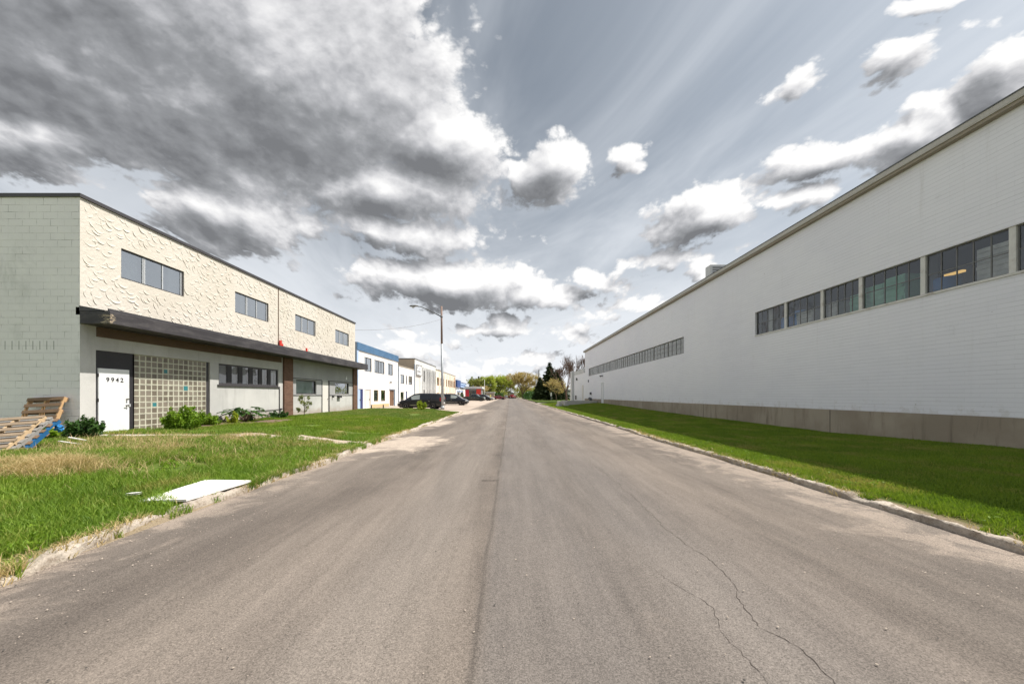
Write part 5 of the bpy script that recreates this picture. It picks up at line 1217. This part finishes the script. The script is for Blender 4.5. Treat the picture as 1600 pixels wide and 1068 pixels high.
for i in range(m_ + 1):
    for j in range(n_):
        t, p_ = 2 * math.pi * j / n_, math.pi * i / m_; r_ = .065 * (1 + .7 * mnoise.noise(Vector((math.cos(t) * 2.3, math.sin(t) * 2.3, p_ * 2.5))))
        bag.v.append((c_.x + r_ * math.sin(p_) * math.cos(t), c_.y + r_ * math.sin(p_) * math.sin(t), c_.z - .02 + r_ * 1.1 * math.cos(p_)))
for i in range(m_):
    for j in range(n_): bag.f.append((i * n_ + j, i * n_ + (j + 1) % n_, (i + 1) * n_ + (j + 1) % n_, (i + 1) * n_ + j)); bag.m.append(0)
plain('blue_plastic', (0.03, 0.19, 0.45), 0.25, 0.2, 8)
tagp(bag.build('plastic_bag', 'blue_plastic'), 'crumpled bright blue plastic on top of the leaning pallets', 'plastic bag')
mb = MB()
mb.poly([(x_, y_, .172 if i < 2 else .15) for i, (x_, y_) in enumerate(BOARD)][::-1]); b0 = BOARD
for i in range(4):
    a, b = i, (i + 1) % 4; za, zb = (.172 if a < 2 else .15), (.172 if b < 2 else .15)
    mb.quad((*b0[a], za), (*b0[b], zb), (*b0[b], zb - .03), (*b0[a], za - .03))
mb.poly([(x_, y_, .165 if i < 2 else .13) for i, (x_, y_) in enumerate(BOARD)])
tagp(mb.build('white_board', 'board_white'), 'flat white board lying in the grass beside the left kerb', 'board')
mb = MB(); mb.quad((-5.12, 4.94, .24), (-4.98, 4.97, .245), (-4.97, 5.02, .245), (-5.1, 5.0, .24)); mb.quad((-5.12, 4.94, .22), (-5.1, 5.0, .22), (-4.97, 5.02, .225), (-4.98, 4.97, .225)); tagp(mb.build('white_scrap', 'board_white'), 'small white scrap beside the flat white board', 'scrap')
for i, (x_, y_, s_, lb) in enumerate(((-10.6, 9.1, .16, 'small pale piece of litter in the grass right of the pallets'), (-9.9, 8.35, .2, 'pale offcut of wood lying in the straw by the pallets'))):
    z_ = float(zL(np.array(x_), np.array(y_))); mb = MB(); M_ = Matrix.Translation((x_, y_, z_ + .1)) @ Matrix.Rotation(.5 + i, 4, 'Z') @ Matrix.Rotation(.3, 4, 'Y'); mb.box(-s_, s_, -.03, .03, 0, .02, M_); tagp(mb.build('wood_scrap', 'board_white'), lb, 'scrap')

# ------------------------------------------------------------------ street light, cable, poles
SL = root('street_light', (-7.45, 41.0, 0), 'tall street light with brown upper pole and a single arm over the lot', 'street light')
bx0, by0 = -7.45, 41.0
mb = MB(); mb.tube([(bx0, by0, 0), (bx0 - .02, by0, 3), (bx0 - .08, by0, 7.2)], [.15, .14, .115], 12); mb.tube([(bx0, by0, .0), (bx0, by0, .35)], [.22, .2], 12); mb.build('pole', 'pole_steel', SL, smooth=True)
mb = MB(); mb.tube([(bx0 - .081, by0, 7.2), (bx0 - .11, by0, 11.35)], [.116, .10], 12); mb.build('pole_top', 'pole_brown', SL, smooth=True)
mb = MB(); mb.tube([(bx0 - .12, by0, 10.2), (bx0 - .9, by0, 10.62), (bx0 - 1.9, by0, 11.1), (bx0 - 2.45, by0, 11.32), (bx0 - 2.75, by0, 11.33)], [.06, .055, .05, .048, .045], 8); mb.lathe((bx0 - .11, by0, 10.1), (0, 0, 1), [(.13, 0), (.13, .2)], 10); mb.build('arm', 'drip_edge', SL, smooth=True)
mb = MB(); i0 = 0; prof = [(-2.65, .05, .05), (-2.75, .09, .09), (-3.0, .17, .13), (-3.3, .20, .13), (-3.55, .15, .10), (-3.65, .05, .04)]; n_ = 12; rings = []
for (x_, wy, hz) in prof:
    rings.append(len(mb.v))
    for j in range(n_): t = 2 * math.pi * j / n_; mb.v.append((bx0 + x_, by0 + math.cos(t) * wy, 11.36 + math.sin(t) * hz * (1 if math.sin(t) > 0 else .45)))
for a, b in zip(rings, rings[1:]):
    for j in range(n_): mb.f.append((a + j, a + (j + 1) % n_, b + (j + 1) % n_, b + j)); mb.m.append(0)
lh = mb.build('lamp_head', 'lamp_metal', SL, smooth=True)
mb = MB(); mb.lathe((bx0 - 3.25, by0, 11.33), (0, 0, -1), [(.17, 0), (.16, .08), (.10, .15), (.03, .18)], 12); mb.build('lens', 'curtain_pale', lh, smooth=True)
cab = bpy.data.meshes.new('overhead_cable'); mb = MB(); a_, b_ = Vector((bx0 - .12, by0, 9.95)), Vector((-12.45, 29.7, 6.75)); pts = []
for k in range(17): t = k / 16; q_ = a_.lerp(b_, t); q_.z -= .35 * 4 * t * (1 - t); pts.append(tuple(q_))
mb.tube(pts, .013, 5); tagp(mb.build('overhead_cable', 'pole_grey'), 'thin overhead cable from the street light to the cream building', 'cable')
def pole(name, x, y, h, r_, mat, label, cat, cross=False, z0=0):
    rt_ = root(name, (x, y, z0), label, cat); mb = MB(); mb.tube([(0, 0, 0), (0, 0, h)], [r_, r_ * .8], 8); mb.build('pole', mat, rt_, world=False)
    if cross: mb = MB(); mb.box(-.9, .9, -.06, .06, h - .6, h - .48); mb.tube([(.0, 0, h - .2), (.9, -.1, h + .1)], .04, 5); mb.build('crossarm', mat, rt_, world=False)
    return rt_
pole('utility_pole', 9.2, 118, 9.6, .20, 'pole_grey', 'dark utility pole left of the spruce trees', 'utility pole', False)
pole('light_mast', -9.6, 140, 7.4, .14, 'offwhite_paint', 'thin pale mast in front of the green trees', 'mast')
pole('light_mast', 8.4, 118, 6.6, .22, 'white_paint', 'pale white mast left of the dark utility pole', 'mast')
bo = root('bollard', (-5.9, 112, 0), 'yellow post at the edge of the lot', 'bollard'); mb = MB(); mb.lathe((0, 0, 0), (0, 0, 1), [(.2, 0), (.2, 1.45), (.14, 1.55), (.02, 1.6)], 12); mb.build('post', 'yellow_paint', bo, world=False)
sn = root('road_sign', (10.2, 92, .2), 'white sign on a thin post in front of the spruces', 'sign'); mb = MB(); mb.tube([(0, 0, 0), (0, 0, 2.0)], .035, 6); mb.build('post', 'pole_steel', sn, world=False); mb = MB(); mb.box(-.2, .2, -.06, -.03, 1.15, 1.95); mb.build('sign_plate', 'white_paint', sn, world=False, bevel=.02)

# ------------------------------------------------------------------ vehicles (local x forward, z up)
CARS = {
 'minivan': dict(st=[(-2.56, .38, .92, .95, .86, .70), (-2.50, .30, 1.00, 1.30, .95, .74), (-2.38, .26, 1.04, 1.62, .98, .76), (-2.1, .24, 1.05, 1.72, .99, .77), (-1.2, .22, 1.04, 1.76, 1.0, .78), (0, .22, 1.01, 1.76, 1.0, .78), (.55, .22, 1.0, 1.70, 1.0, .76), (.95, .22, .99, 1.50, 1.0, .74), (1.35, .22, .98, 1.25, .99, .74), (1.68, .22, .97, 1.02, .98, .80), (2.15, .24, .87, .90, .96, .76), (2.42, .28, .74, .76, .92, .70), (2.56, .36, .60, .62, .80, .60)],
   wheels=(1.55, -1.52), wr=.345, wins=[(1.42, 1.0, 1), (.95, -.02, 0), (-.12, -1.22, 0), (-1.32, -2.34, 0)], ws=(.62, 1.62), rw=(-2.36, -2.50), lamps=((2.40, .72), (-2.44, 1.0))),
 'pickup': dict(st=[(-2.85, .5, 1.15, 1.16, .92, .90), (-2.80, .42, 1.18, 1.19, .97, .94), (-1.0, .38, 1.18, 1.19, 1.0, .96), (-.82, .38, 1.18, 1.20, 1.0, .96), (-.75, .38, 1.16, 1.80, 1.0, .74), (-.4, .38, 1.16, 1.86, 1.0, .76), (.6, .38, 1.15, 1.86, 1.0, .76), (.85, .38, 1.15, 1.78, 1.0, .75), (1.45, .38, 1.14, 1.22, 1.0, .82), (2.3, .38, 1.10, 1.14, .98, .80), (2.75, .42, 1.0, 1.03, .95, .76), (2.88, .5, .8, .82, .86, .7)],
   wheels=(1.85, -1.75), wr=.40, wins=[(1.25, .9, 1), (.85, .05, 0), (-.05, -.65, 0)], ws=(.88, 1.42), rw=None, lamps=((2.80, .92), (-2.84, 1.0))),
 'sedan': dict(st=[(-2.32, .38, .80, .82, .82, .68), (-2.25, .28, .92, .95, .88, .70), (-1.6, .22, .95, 1.0, .91, .72), (-1.0, .2, .94, 1.34, .92, .62), (-.4, .2, .92, 1.42, .92, .64), (.3, .2, .90, 1.42, .92, .64), (.65, .2, .90, 1.30, .92, .64), (1.15, .2, .88, .92, .91, .70), (1.8, .22, .80, .83, .89, .68), (2.2, .26, .66, .68, .84, .62), (2.32, .34, .55, .56, .74, .55)],
   wheels=(1.4, -1.35), wr=.32, wins=[(1.0, .6, 1), (.55, -.2, 0), (-.28, -1.0, 0)], ws=(.42, 1.12), rw=(-.95, -1.55), lamps=((2.18, .66), (-2.26, .82))),
}
def vehicle(name, kind, loc, rz, paint, label, group=None, cat=None, detail=True, clearfront=False):
    S = CARS[kind]; st = S['st']; rt_ = root(name, loc, label, cat or name.split('_')[-1], group, rz)
    def sec(x):
        for a, b in zip(st, st[1:]):
            if a[0] <= x <= b[0]: t = (x - a[0]) / (b[0] - a[0]); return [a[k] + (b[k] - a[k]) * t for k in range(6)]
        return list(st[0] if x < st[0][0] else st[-1])
    def ring(x):
        _, zb, ze, zr, wb, wr = sec(x); rr = max(.012, (zr - ze)); g_ = min(1, rr / .3)
        h_ = [(wb * .90, zb), (wb * .985, zb + .10), (wb * 1.0, zb + (ze - zb) * .45), (wb * .985, zb + (ze - zb) * .8), (wb * .955, ze)]
        h_ += [(wb * .955 + (wr - wb * .955) * (.80 * g_ + .1), ze + (zr - ze) * .82), (wr * .90, ze + (zr - ze) * .96), (wr * .5, zr + .012)]
        return [(x, y_, z_) for y_, z_ in h_] + [(x, -y_, z_) for y_, z_ in h_[::-1]]
    xs_ = sorted({*[s_[0] for s_ in st], *[st[0][0] + (st[-1][0] - st[0][0]) * k / 26 for k in range(27)]})
    mb = MB(); rings = [ring(x) for x in xs_]; n_ = len(rings[0])
    for r_ in rings: mb.v += r_
    for i in range(len(rings) - 1):
        for j in range(n_): mb.f.append((i * n_ + j, i * n_ + (j + 1) % n_, (i + 1) * n_ + (j + 1) % n_, (i + 1) * n_ + j)); mb.m.append(0)
    mb.f.append(tuple(range(n_))[::-1]); mb.m.append(0); mb.f.append(tuple((len(rings) - 1) * n_ + j for j in range(n_))); mb.m.append(0)
    body = mb.build('body', paint, rt_, smooth=True, world=False); body.data.polygons.foreach_set('use_smooth', [True] * len(body.data.polygons))
    # wheel arches and sill
    for sgn in (1, -1):
        mb = MB()
        for xw_ in S['wheels']: mb.lathe((xw_, sgn * (sec(xw_)[4] - .05), S['wr'] + .01), (0, sgn, 0), [(S['wr'] + .055, 0), (S['wr'] + .055, .062)], 24)
        build_each(mb, 'wheel_arch', 'under_black', rt_, world=False)
        for xw_ in S['wheels']:
            r_ = S['wr']; yb_ = sgn * (sec(xw_)[4] - .16); mb = MB(); mb.lathe((xw_, yb_, r_), (0, sgn, 0), [(r_ * .6, 0), (r_ * .96, .01), (r_, .05), (r_, .17), (r_ * .96, .205), (r_ * .70, .21)], 24); ty = mb.build('wheel', 'tyre', rt_, smooth=False, world=False)
            mb = MB(); mb.lathe((xw_, yb_ + sgn * .19, r_), (0, sgn, 0), [(r_ * .70, 0), (r_ * .68, .022), (r_ * .55, .01), (r_ * .16, .012), (r_ * .14, .03), (.01, .034)], 24); mb.build('rim', 'rim_alloy', ty, world=False)
            mb = MB()
            for k in range(5): M_ = Matrix.Translation((xw_, yb_ + sgn * .206, r_)) @ Matrix.Rotation(k * 2 * math.pi / 5 + .62, 4, 'Y'); mb.box(-.045 * r_ / .34, .045 * r_ / .34, -.004, .004, .09, r_ * .55, M_)
            build_each(mb, 'rim_slot', 'under_black', ty, world=False)
        def sidept(x, s_, o_=.008):
            q_ = ring(x); a, b = q_[4], q_[5]; return (x, sgn * (a[1] + (b[1] - a[1]) * s_ + o_), a[2] + (b[2] - a[2]) * s_)
        for (xa_, xb_, tri) in S['wins']:
            mb = MB(); m2 = 6; lo, hi = .10, .94
            for k in range(m2):
                u0, u1 = xa_ + (xb_ - xa_) * k / m2, xa_ + (xb_ - xa_) * (k + 1) / m2; mb.quad(sidept(u0, lo), sidept(u1, lo), sidept(u1, hi), sidept(u0, hi))
            mb.build('side_window', 'car_glass_clear' if (clearfront and tri == 0 and xa_ == [q_ for q_ in S['wins'] if q_[2] == 0][0][0]) else 'car_glass', rt_, world=False)
        if detail:
            mb = MB()
            for (xa_, xb_, tri) in S['wins'][1:3]:
                mb.box(xb_ + .04, xb_ + .24, sgn * 1.0, sgn * 1.03, .84, .88)
            build_each(mb, 'door_handle', 'chrome', rt_, world=False)
            if kind == 'minivan': mb = MB(); mb.box(-1.1, 1.0, sgn * .995, sgn * 1.012, .42, .455); mb.build('side_moulding', 'chrome', rt_, world=False)
            mb = MB()
            for x_ in [q_[0] for q_ in S['wins'][1:]] + [S['wins'][-1][1] if kind != 'minivan' else -1.27]:
                mb.box(x_ + .03, x_ + .042, sgn * (sec(x_)[4] - .02), sgn * (sec(x_)[4] + .0035), .32, sec(x_)[2] - .03)
            build_each(mb, 'door_gap', 'under_black', rt_, world=False)
            mb = MB(); xm = S['wins'][1][0] - .02; mb.box(xm - .08, xm + .08, sgn * 1.0, sgn * 1.2, 1.0, 1.17) if kind != 'sedan' else mb.box(xm - .06, xm + .06, sgn * .92, sgn * 1.06, .92, 1.05); mb.build('mirror', paint, rt_, world=False, bevel=.03)
    def top(x0, x1, mat, nm, wf=.86):
        mb = MB(); m2 = 6
        for k in range(m2):
            u0, u1 = x0 + (x1 - x0) * k / m2, x0 + (x1 - x0) * (k + 1) / m2; A_, B_ = sec(u0), sec(u1); dz_ = .022
            mb.quad((u0, -A_[5] * wf, A_[3] + dz_), (u1, -B_[5] * wf, B_[3] + dz_), (u1, B_[5] * wf, B_[3] + dz_), (u0, A_[5] * wf, A_[3] + dz_))
        mb.build(nm, mat, rt_, world=False)
    top(*S['ws'], 'car_glass', 'windscreen', .92)
    if S['rw']: top(S['rw'][1], S['rw'][0], 'car_glass', 'rear_window', .88)
    (xf, zf_), (xr_, zr_) = S['lamps']
    for sgn in (1, -1):
        s_ = sec(xf - .12); mb = MB(); mb.box(xf - .32, xf + .05, sgn * (s_[4] - .30), sgn * (s_[4] - .005), zf_ - .13, zf_ + .015); mb.build('headlight', 'headlamp', rt_, world=False, bevel=.035)
        s_ = sec(xr_ + .1); mb = MB(); mb.box(xr_ - .06, xr_ + .16, sgn * (s_[4] - .16), sgn * (s_[4] + .012), zr_ - .12, zr_ + .28 if kind == 'minivan' else zr_ + .03); mb.build('tail_light', 'tail_red', rt_, world=False, bevel=.02)
    mb = MB(); mb.box(st[-1][0] - .08, st[-1][0] + .02, -.45, .45, .42, .56); mb.build('grille', 'under_black', rt_, world=False, bevel=.02)
    mb = MB(); mb.box(st[0][0] - .015, st[0][0] + .05, -.26, .26, .62 if kind != 'sedan' else .5, .75 if kind != 'sedan' else .62); mb.build('number_plate', 'white_paint', rt_, world=False)
    mb = MB(); mb.box(st[0][0] + .2, st[-1][0] - .25, -.8, .8, .16, .34); mb.build('underbody', 'under_black', rt_, world=False)
    return rt_
GV = 'vehicles parked in the gravel lot'
vehicle('parked_minivan', 'minivan', (-10.05, 42.3, 0), R(178), 'car_black', 'black minivan parked nearest behind the street light, nose to the buildings', GV, 'minivan', clearfront=True)
vehicle('parked_minivan', 'minivan', (-9.05, 58.0, 0), R(-3), 'car_navy', 'dark minivan facing the road, second from the street light', GV, 'minivan', clearfront=True)
vehicle('parked_pickup', 'pickup', (-9.4, 97.5, 0), R(-4), 'car_green', 'dark pickup truck parked beyond the two minivans', GV, 'pickup')
vehicle('parked_car', 'minivan', (-7.6, 106, 0), R(-14), 'car_black', 'black vehicle partly hidden behind the dark pickup', GV, 'car')
vehicle('parked_car', 'sedan', (-7.2, 118, 0), R(-8), 'car_white', 'white car just beyond the black vehicle and pickup', GV, 'car')
vehicle('red_car', 'sedan', (-3.9, 133, 0), R(-6), 'car_red', 'dark red sedan standing across the left side of the road', None, 'car')
vehicle('red_pickup', 'pickup', (1.2, 172, 0), R(70), 'car_red', 'dark red truck far down the road below the tan tree', None, 'truck')
vehicle('distant_car', 'sedan', (-2.2, 215, 0), R(88), 'car_silver', 'tiny silver car far down the road left of the red truck', None, 'car', detail=False)

# ------------------------------------------------------------------ trees
GT = 'trees at the end of the road'
tree('broadleaf_tree', 6.4, 182, 13.4, 14.5, 'leaf_tan', 'broad tan brown tree with a thick trunk at the end of the road', GT, 21, 16000, .26, 4, trunk=2.0, rt=.45)
tree('broadleaf_tree', -5.2, 186, 12.0, 10.5, 'leaf_spring', 'bright yellow green tree left of the broad tan tree', GT, 22, 12000, .27, 4, rt=.35)
tree('broadleaf_tree', -10.6, 180, 11.2, 9.0, 'leaf_spring', 'yellow green tree with dark leaning limbs left of the brightest tree', GT, 23, 9000, .26, 4, rt=.40, spread=.9)
tree('broadleaf_tree', -16.0, 178, 10.0, 7.0, 'leaf_olive', 'olive tree right of the dark conifers above the red shop', GT, 24, 7000, .26, 3)
tree('broadleaf_tree', -1.0, 200, 10.5, 8.0, 'leaf_olive', 'olive tree between the bright green tree and the broad tan tree', GT, 25, 8000, .26, 3)
tree('broadleaf_tree', -12.8, 168, 5.8, 6.0, 'leaf_tan', 'low orange brown tree beside the red shop', GT, 26, 5000, .22, 3)
spruce(-19.6, 186, 9.6, 3.6, 'leftmost dark conifer above the red shop', 31, 'needle_pale', 1800, ls=.4, group='dark conifers above the red shop')
spruce(-17.6, 188, 9.4, 2.6, 'middle narrow conifer above the red shop', 32, 'needle', 1500, ls=.4, group='dark conifers above the red shop')
spruce(-16.2, 192, 11.2, 3.2, 'tallest dark conifer above the red shop', 33, 'needle', 1800, ls=.4, group='dark conifers above the red shop')
spruce(10.5, 98, 10.2, 8.2, 'tallest dark spruce right of the utility pole', 34, 'needle', 22000)
spruce(12.8, 101, 8.6, 7.2, 'second spruce close behind the tallest one on its right', 35, 'needle', 18000)
spruce(8.2, 101, 6.4, 4.8, 'shortest spruce left of the tallest one', 36, 'needle', 14000)
spruce(14.4, 106, 6.0, 4.0, 'low dark spruce behind the bare trees', 37, 'needle', 12000)
tree('small_tree', 11.0, 88, 5.6, 5.0, 'leaf_tan', 'small tan tree standing in front of the spruces', None, 41, 2300, .15, 3, trunk=1.4, bark='bark', rt=.12)
tree('bare_tree', 11.4, 75, 9.4, 4.6, 'leaf_tan', 'bare reddish tree with a forked trunk left of the white annex', 'bare trees by the annex', 42, 0, .1, 5, trunk=2.1, bark='bark_red', spread=.55, up=.35, rt=.21, kids=3)
tree('bare_tree', 14.6, 82, 10.4, 5.2, 'leaf_tan', 'bare tree rising behind the white annex roof', 'bare trees by the annex', 43, 0, .1, 5, trunk=2.4, bark='bark_red', spread=.55, up=.35, rt=.20, kids=3)
# far wood closing the view
r_ = np.random.default_rng(8); cs, rs_ = [], []
for k in range(170):
    x_ = -60 + 150 * r_.random(); 
    if -3.5 < x_ < 4.5: continue
    cs.append((x_, 235 + 45 * r_.random(), 1.0 + 5.0 * r_.random())); rs_.append((4.0, 3.0, 2.4))
fw_ = leaf_cloud('distant_wood', None, cs, rs_, 26000, .75, 'leaf_olive', 9, None); tagp(fw_, 'low wood of mixed trees across the far end of the street', 'wood', kind='stuff')
cs, rs_ = [], []
for k in range(60): cs.append((5 + 24 * r_.random(), 128 + 40 * r_.random(), .5 + 2.3 * r_.random() ** 1.5)); rs_.append((1.6, 1.6, .9))
fw_ = leaf_cloud('hedge', None, cs, rs_, 16000, .28, 'leaf_dark', 10, None); tagp(fw_, 'dark undergrowth and hedges behind the spruces on the right', 'undergrowth', kind='stuff')
cs, rs_ = [], []
for k in range(50): cs.append((-15 + 11 * r_.random(), 150 + 60 * r_.random(), .4 + 2.0 * r_.random() ** 1.5)); rs_.append((1.5, 1.6, .9))
fw_ = leaf_cloud('hedge', None, cs, rs_, 12000, .28, 'leaf_dark', 12, None); tagp(fw_, 'dark undergrowth below the green trees left of the road', 'undergrowth', kind='stuff')
D = root('far_house', (-1.5, 330, 0), 'tiny pale house at the very end of the road', 'house'); mb = MB(); mb.box(-6, 4, 330, 338, 0, 3.2); mb.build('wall', 'curtain_tan', D); mb = MB(); mb.poly([(-6.6, 329.5, 3.2), (4.6, 329.5, 3.2), (-1, 329.5, 5.4)]); mb.quad((-6.6, 329.5, 3.2), (-1, 329.5, 5.4), (-1, 338.5, 5.4), (-6.6, 338.5, 3.2)); mb.quad((-1, 329.5, 5.4), (4.6, 329.5, 3.2), (4.6, 338.5, 3.2), (-1, 338.5, 5.4)); mb.build('roof', 'steel_sash', D)

# ------------------------------------------------------------------ plants by the left building
def zl(x, y): return float(zL(np.array(x), np.array(y)))
bush('bush', -10.9, 12.3, zl(-10.9, 12.3), 1.5, 1.2, .86, 'leaf_fresh', 'largest bright green bush in front of the glass blocks', 1, 6000, .055, blobs=60)
bush('bush', -11.6, 14.2, zl(-11.6, 14.2), .95, .9, .52, 'leaf_fresh', 'small bright green bush right of the largest bush', 2, 2400, .05, blobs=34)
bush('bush', -11.5, 15.45, zl(-11.5, 15.4), .6, .5, .5, 'leaf_yellow', 'small yellow green bush in front of the dark big leaved plant', 3, 1500, .045, blobs=12)
bush('weeds', -11.4, 9.9, zl(-11.4, 9.9), 1.25, .9, .62, 'leaf_dark', 'dark green weeds at the corner of the grey block wall', 4, 4200, .06, 'weeds', blobs=46)
bush('weeds', -12.1, 9.5, zl(-12.1, 9.5), 1.2, .9, .5, 'leaf_fresh', 'fresh green weeds between the pallets and the dark weeds', 5, 2600, .06, 'weeds', blobs=34)
bush('weeds', -11.95, 19.1, zl(-11.95, 19.1), 1.3, .5, .42, 'leaf_dark', 'low dark plant at the wall left of the brick pilaster', 6, 900, .07, 'weeds', blobs=9)
bush('bush', -7.2, 30.2, zl(-7.2, 30.2), 0.9, .9, .85, 'leaf_yellow', 'yellow green bush at the far end of the lawn', 7, 2600, .05, blobs=20)
# big leaved plant
def bigleaf(x, y, label, seed, n_=38, s_=.34, h=.72, spread=.75):
    rt_ = root('leafy_plant', (x, y, zl(x, y)), label, 'plant'); rg = random.Random(seed); V, Fc, cnt, rv = [], [], [], []; st_ = MB()
    for k in range(n_):
        a = rg.uniform(0, 6.28); L_ = rg.uniform(.25, 1) * spread; hh = h * rg.uniform(.45, 1) * (1 - .35 * L_ / spread); tip = Vector((math.cos(a) * L_, math.sin(a) * L_, hh)); d = Vector((math.cos(a), math.sin(a), rg.uniform(-.5, .15))).normalized(); w_ = Vector((-math.sin(a), math.cos(a), rg.uniform(-.2, .2))); ls = s_ * rg.uniform(.6, 1.2)
        st_.tube([(0, 0, 0), tuple(tip * .6 + Vector((0, 0, .08))), tuple(tip)], [.009, .007, .005], 4, cap=False)
        prev = None; m2 = 5
        for q_ in range(m2 + 1):
            t = q_ / m2; wd = math.sin(math.pi * min(.97, t * .85 + .12)) * ls * .42; c = tip + d * ls * t + Vector((0, 0, -.28 * ls * t * t)); i = len(V)
            V += [tuple(c - w_ * wd + Vector((0, 0, .03))), tuple(c), tuple(c + w_ * wd + Vector((0, 0, .03)))]; rr = rg.random() if q_ == 0 else rr; rv += [rr] * 3
            if q_: Fc += [i - 3, i - 2, i + 1, i, i - 2, i - 1, i + 2, i + 1]; cnt += [4, 4]
    from_np('foliage', np.array(V), np.array(Fc), np.array(cnt), 'leaf_dark', rv, parent=rt_, smooth=True); st_.build('stem', 'leaf_dark2' if 'leaf_dark2' in MATS else 'bark', rt_, world=False)
bigleaf(-11.55, 16.2, 'big leaved dark green plant in front of the grey wall panel', 5)
bigleaf(-11.7, 17.1, 'low spreading part of the big leaved plants nearer the pilaster', 6, 18, .24, .35, .6)
# sapling
rt_ = root('sapling', (-11.3, 20.4, zl(-11.3, 20.4)), 'thin grey green sapling in front of the green blind window', 'sapling'); C_, R2 = [], []; rg = random.Random(3); st_ = MB(); st_.tube([(0, 0, -.05), (0, 0, .6), (.02, 0, 1.15)], [.02, .015, .008], 5)
for k in range(16):
    a = rg.uniform(0, 6.28); zz = rg.uniform(.3, 1.15); r0 = .32 * math.sin(math.pi * min(1, zz / 1.25)) + .05; C_.append((math.cos(a) * r0, math.sin(a) * r0, zz)); R2.append((.09, .09, .12)); st_.tube([(0, 0, zz * .6), C_[-1]], [.008, .004], 4)
leaf_cloud('foliage', rt_, C_, R2, 900, .05, 'leaf_grey', 3, None); st_.build('stem', 'bark', rt_, world=False)
for i, (x_, y_, lb) in enumerate(((-12.5, 33.5, 'left of two short dark posts by the blue-topped building'), (-11.6, 34, 'right of two short dark posts by the blue-topped building'))):
    t_ = root('post', (x_, y_, 0), lb, 'post', 'short dark posts at the lawn end'); mb = MB(); mb.tube([(0, 0, 0), (0, 0, .62)], .05, 6); mb.lathe((0, 0, .62), (0, 0, 1), [(.07, 0), (.05, .05), (.01, .07)], 8); mb.build('post_shaft', 'charcoal_paint', t_, world=False)
